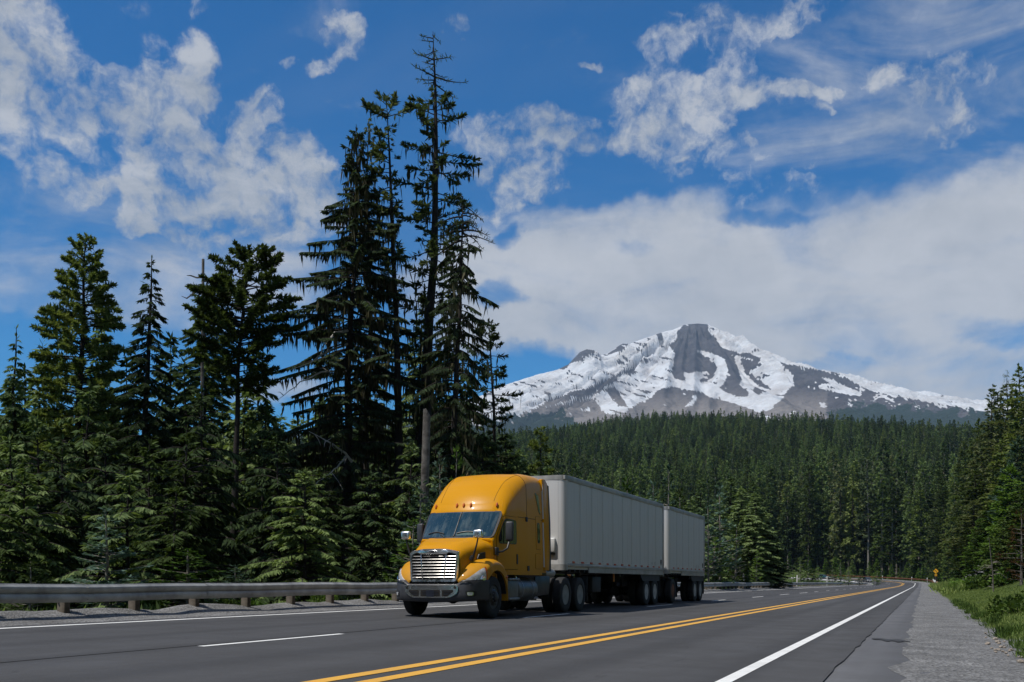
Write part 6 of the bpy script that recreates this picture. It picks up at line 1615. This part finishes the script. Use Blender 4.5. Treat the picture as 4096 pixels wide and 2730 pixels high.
# ------------------------------------------------------------------ cars far away on the bend
def far_car(px, q, label, paint_):
    a = min(np.arange(300, 470, .25), key=lambda a: abs(CXD+FPX*float(road_pt(a, q)[0])/float(road_pt(a, q)[1])-px)+(40 if a < A0+5 else 0))
    x, y, z = road_pt(a, q); ph = max(0, a-A0)/RC; head = TRZ+ph
    c = thing('passenger_car', (float(x), float(y), float(z)), head, label, 'car')
    prof = [(2.25, .42), (2.3, .62), (2.2, .86), (1.25, 1.02), (.55, 1.60), (-1.35, 1.70), (-2.15, 1.15), (-2.25, .95), (-2.25, .42)]
    mb = MB(); mb.prism(prof, lambda u, v, w_: Vector((u, w_*(1-.16*max(0, v-1.0)), v)), -.9, .9); mb.build('body', paint_, c, bevel=.07)
    mb = MB(); mb.prism([(1.22, 1.06), (.60, 1.57), (.56, 1.57), (1.18, 1.06)], lambda u, v, w_: Vector((u+.03, w_, v+.02)), -.72, .72); mb.build('windscreen', M['glass'], c)
    for sy in (1, -1):
        mb = MB(); mb.prism([(1.0, 1.08), (.5, 1.54), (-1.25, 1.60), (-1.8, 1.12)], lambda u, v, w_: Vector((u, sy*w_*(1-.16*(v-1)), v)), .88, .915); mb.build('side_window', M['glass'], c)
        for xx in (1.4, -1.4):
            w2 = link('wheel', None, c); w2.location = (xx, sy*.80, .34)
            MB().lathe([(.2, -.1), (.33, -.1), (.34, -.05), (.34, .05), (.33, .1), (.2, .1)], 'y', 20, closed=True).build('tyre', M['tyre'], w2, smooth=True, angle=35)
            MB().lathe([(0, sy*.09), (.2, sy*.085), (.21, sy*.05)], 'y', 16).build('rim', M['rim'], w2, smooth=True)
        MB().box(2.18, 2.30, sy*.62-.17, sy*.62+.17, .68, .84).build('headlight', M['bulb'], c, bevel=.03)
    MB().box(2.26, 2.33, -.42, .42, .66, .80).build('grille', M['black'], c); MB().box(2.24, 2.36, -.88, .88, .42, .62).build('bumper', M['reflw'], c, bevel=.04)
    MB().box(2.335, 2.372, -.2, .2, .48, .58).build('number_plate', M['reflw'], c)
far_car(1993, 11.2, 'dark car with a pale front bumper coming round the far bend', mat('dark_car_paint', (.02, .024, .03), .25, coat=.8))
far_car(1893, 11.2, 'dark teal car half hidden behind the small firs on the bend', mat('teal_car_paint', (.02, .07, .08), .25, coat=.8))

# ------------------------------------------------------------------ grass, weeds and stones of the right verge
rng = np.random.default_rng(5)
def blades(name, cnt, fpos, l, w_, m, n=7, spread=.10, label=None):
    T = Tree(3); T.r = rng; P = fpos(cnt); P = P[~np.isnan(P[:, 0])]
    zz = ground(P[:, 0], P[:, 1]); B = np.repeat(np.stack([P[:, 0], P[:, 1], zz-.01], -1), n, 0)
    sc_ = np.repeat(.6+.8*rng.random(len(P)), n)
    B[:, :2] += rng.normal(size=(len(B), 2))*spread
    Dr = unit(rng.normal(size=(len(B), 3))*.45+Zv*1.0); T.leaves(B, Dr, l*sc_*(.5+.8*rng.random(len(B))), np.full(len(B), w_)*sc_)
    V, F = quads(T.CV); return tag(link(name, fast_mesh(name, V, F, [M[m]])), kind='stuff')
def pos_bank(n):
    a = 4+105*rng.random(n)**1.7; q = -1.75-(.02*a+9)*rng.random(n)**1.2
    q -= .30*np.sin(a*1.3)*.5
    x, y = road_xy(a, q); v = (x/y < .60) & (y > 2.5)
    bare = (np.sin(x*1.1+1)*np.cos(y*.9)+.4*np.sin(x*3.1+y*2) > .75) & (a < 18)
    return np.stack([np.where(v & ~bare, x, np.nan), y], -1)
blades('grass', 42000, pos_bank, .085, .008, 'grass', 7, .09)
def pos_edge(n):
    a = 3.5+60*rng.random(n)**1.5; q = -1.55-.35*rng.random(n)-.25*np.sin(a*2.1)*.6; x, y = road_xy(a, q); return np.stack([np.where((np.sin(a*3.3)+np.sin(a*1.1) > .1) & (y > 2), x, np.nan), y], -1)
blades('weeds', 1500, pos_edge, .20, .012, 'shrub', 8, .05)
def pos_far(n):
    a = 90+190*rng.random(n); q = -2.2-16*rng.random(n)**1.3; x, y = road_xy(a, q); return np.stack([x, y], -1)
blades('tall_grass', 9000, pos_far, .65, .05, 'grass', 5, .4)
def pos_left(n):
    a = 2+190*rng.random(n)**1.5; q = 17.1+5*rng.random(n)**1.2; x, y = road_xy(a, q); return np.stack([x, y], -1)
blades('undergrowth', 6000, pos_left, .20, .03, 'hemy', 6, .22)
# stones lying in the bare patch low on the bank
def stone_mesh(seed):
    bm = bmesh.new(); bmesh.ops.create_icosphere(bm, subdivisions=2, radius=1)
    for v in bm.verts: v.co *= 1+.45*mnoise.noise(v.co*1.3+Vector((seed*3, 0, 0)))
    for v in bm.verts: v.co.z *= .6
    me = bpy.data.meshes.new('stone'); bm.to_mesh(me); bm.free(); me.materials.append(M['stone']); return me
M['stone'] = mat('bank_stone', (.25, .22, .19), .9, c2=(.36, .30, .24), vscale=5, bump=.5, bscale=12)
SM = [stone_mesh(i) for i in range(4)]
r_ = random.Random(12)
def hit(px, py):
    lo = 3.0
    for Z in np.arange(3, 120, .02 if py > 1400 else .1):
        x = (px-CXD)/FPX*Z
        if H0+(HYD-py)/FPX*Z < G1(x, Z): return x, float(Z)
    return x, 119.0
for i in range(26):
    px = r_.uniform(2262, 2352); py = 1458+.45*(px-2262)+r_.uniform(-4, 34)
    x, Z = hit(px, py); z = G1(x, Z)
    o = link('stone', SM[i % 4]); s_ = r_.choice((.02, .025, .03, .04, .055)); o.location = (x, Z, z+s_*.2); o.scale = (s_, s_*r_.uniform(.7, 1), s_); o.rotation_euler = (0, 0, r_.uniform(0, 6))
    tag(o, 'pale stone lying in the bare earth low on the grassy bank at the right', 'stone', 'stones on the bare patch of the bank')
# pale dirt cut in the bank, a spur running up to the right
P = []
for i in range(21):
    u = i/20; px = 2184+(2268-2184)*u; Z0 = 128-26*u; row = []
    for j in range(13):
        v = j/6-1; Z = Z0+3.6*v; x = (px-CXD)/FPX*Z; hgt = (.2+3.2*u**1.3)*math.exp(-(v*1.9)**2)*min(1, (1-u)*6+.0)
        row.append((x, Z, G1(x, Z)-.12+hgt+.22*n3(i*.6, j*.8)*min(1, hgt)))
    P.append(row)
tag(MB().grid(P).build('dirt_bank', gravel_mat('pale_dirt', (.24, .21, .165), (.34, .29, .23), 3), None, smooth=True), kind='structure')

m_tar = mat('tar', (.035, .035, .037), .85, var=.4, vscale=8)
# dark tar patch smeared across the old shoulder
P = []
for i in range(13):
    px = 2003+(2092-2003)*i/12; py = 1467+7*i/12; r = []
    for dy in (-2.2-1.2*math.sin(i*.9), 2.6+1.5*math.sin(i*1.7)):
        x, Z = hit(px, py+dy*(1-.8*abs(i/6-1)**2)); r.append((x, Z))
    P.append([(x, y, float(road_pt(*road_inv(x, y))[2])-.004) for x, y in r])
tag(MB().grid(P).build('tar_patch', m_tar, road), kind='structure')
HAZE = 3.4e-5
# ------------------------------------------------------------------ haze
hz = MB(); hz.box(-9000, 12500, -600, 14500, -40, 2700)
mh = bpy.data.materials.new('haze_air'); mh.use_nodes = True; t = NT(mh.node_tree); t.n.clear()
oo = t.new('ShaderNodeOutputMaterial'); pv = t.new('ShaderNodeVolumePrincipled')
pv.inputs['Color'].default_value = col(.50, .72, 1.0); pv.inputs['Density'].default_value = HAZE; pv.inputs['Anisotropy'].default_value = .0
t.link(pv.outputs[0], oo.inputs['Volume'])
tag(hz.build('haze', mh), kind='stuff')
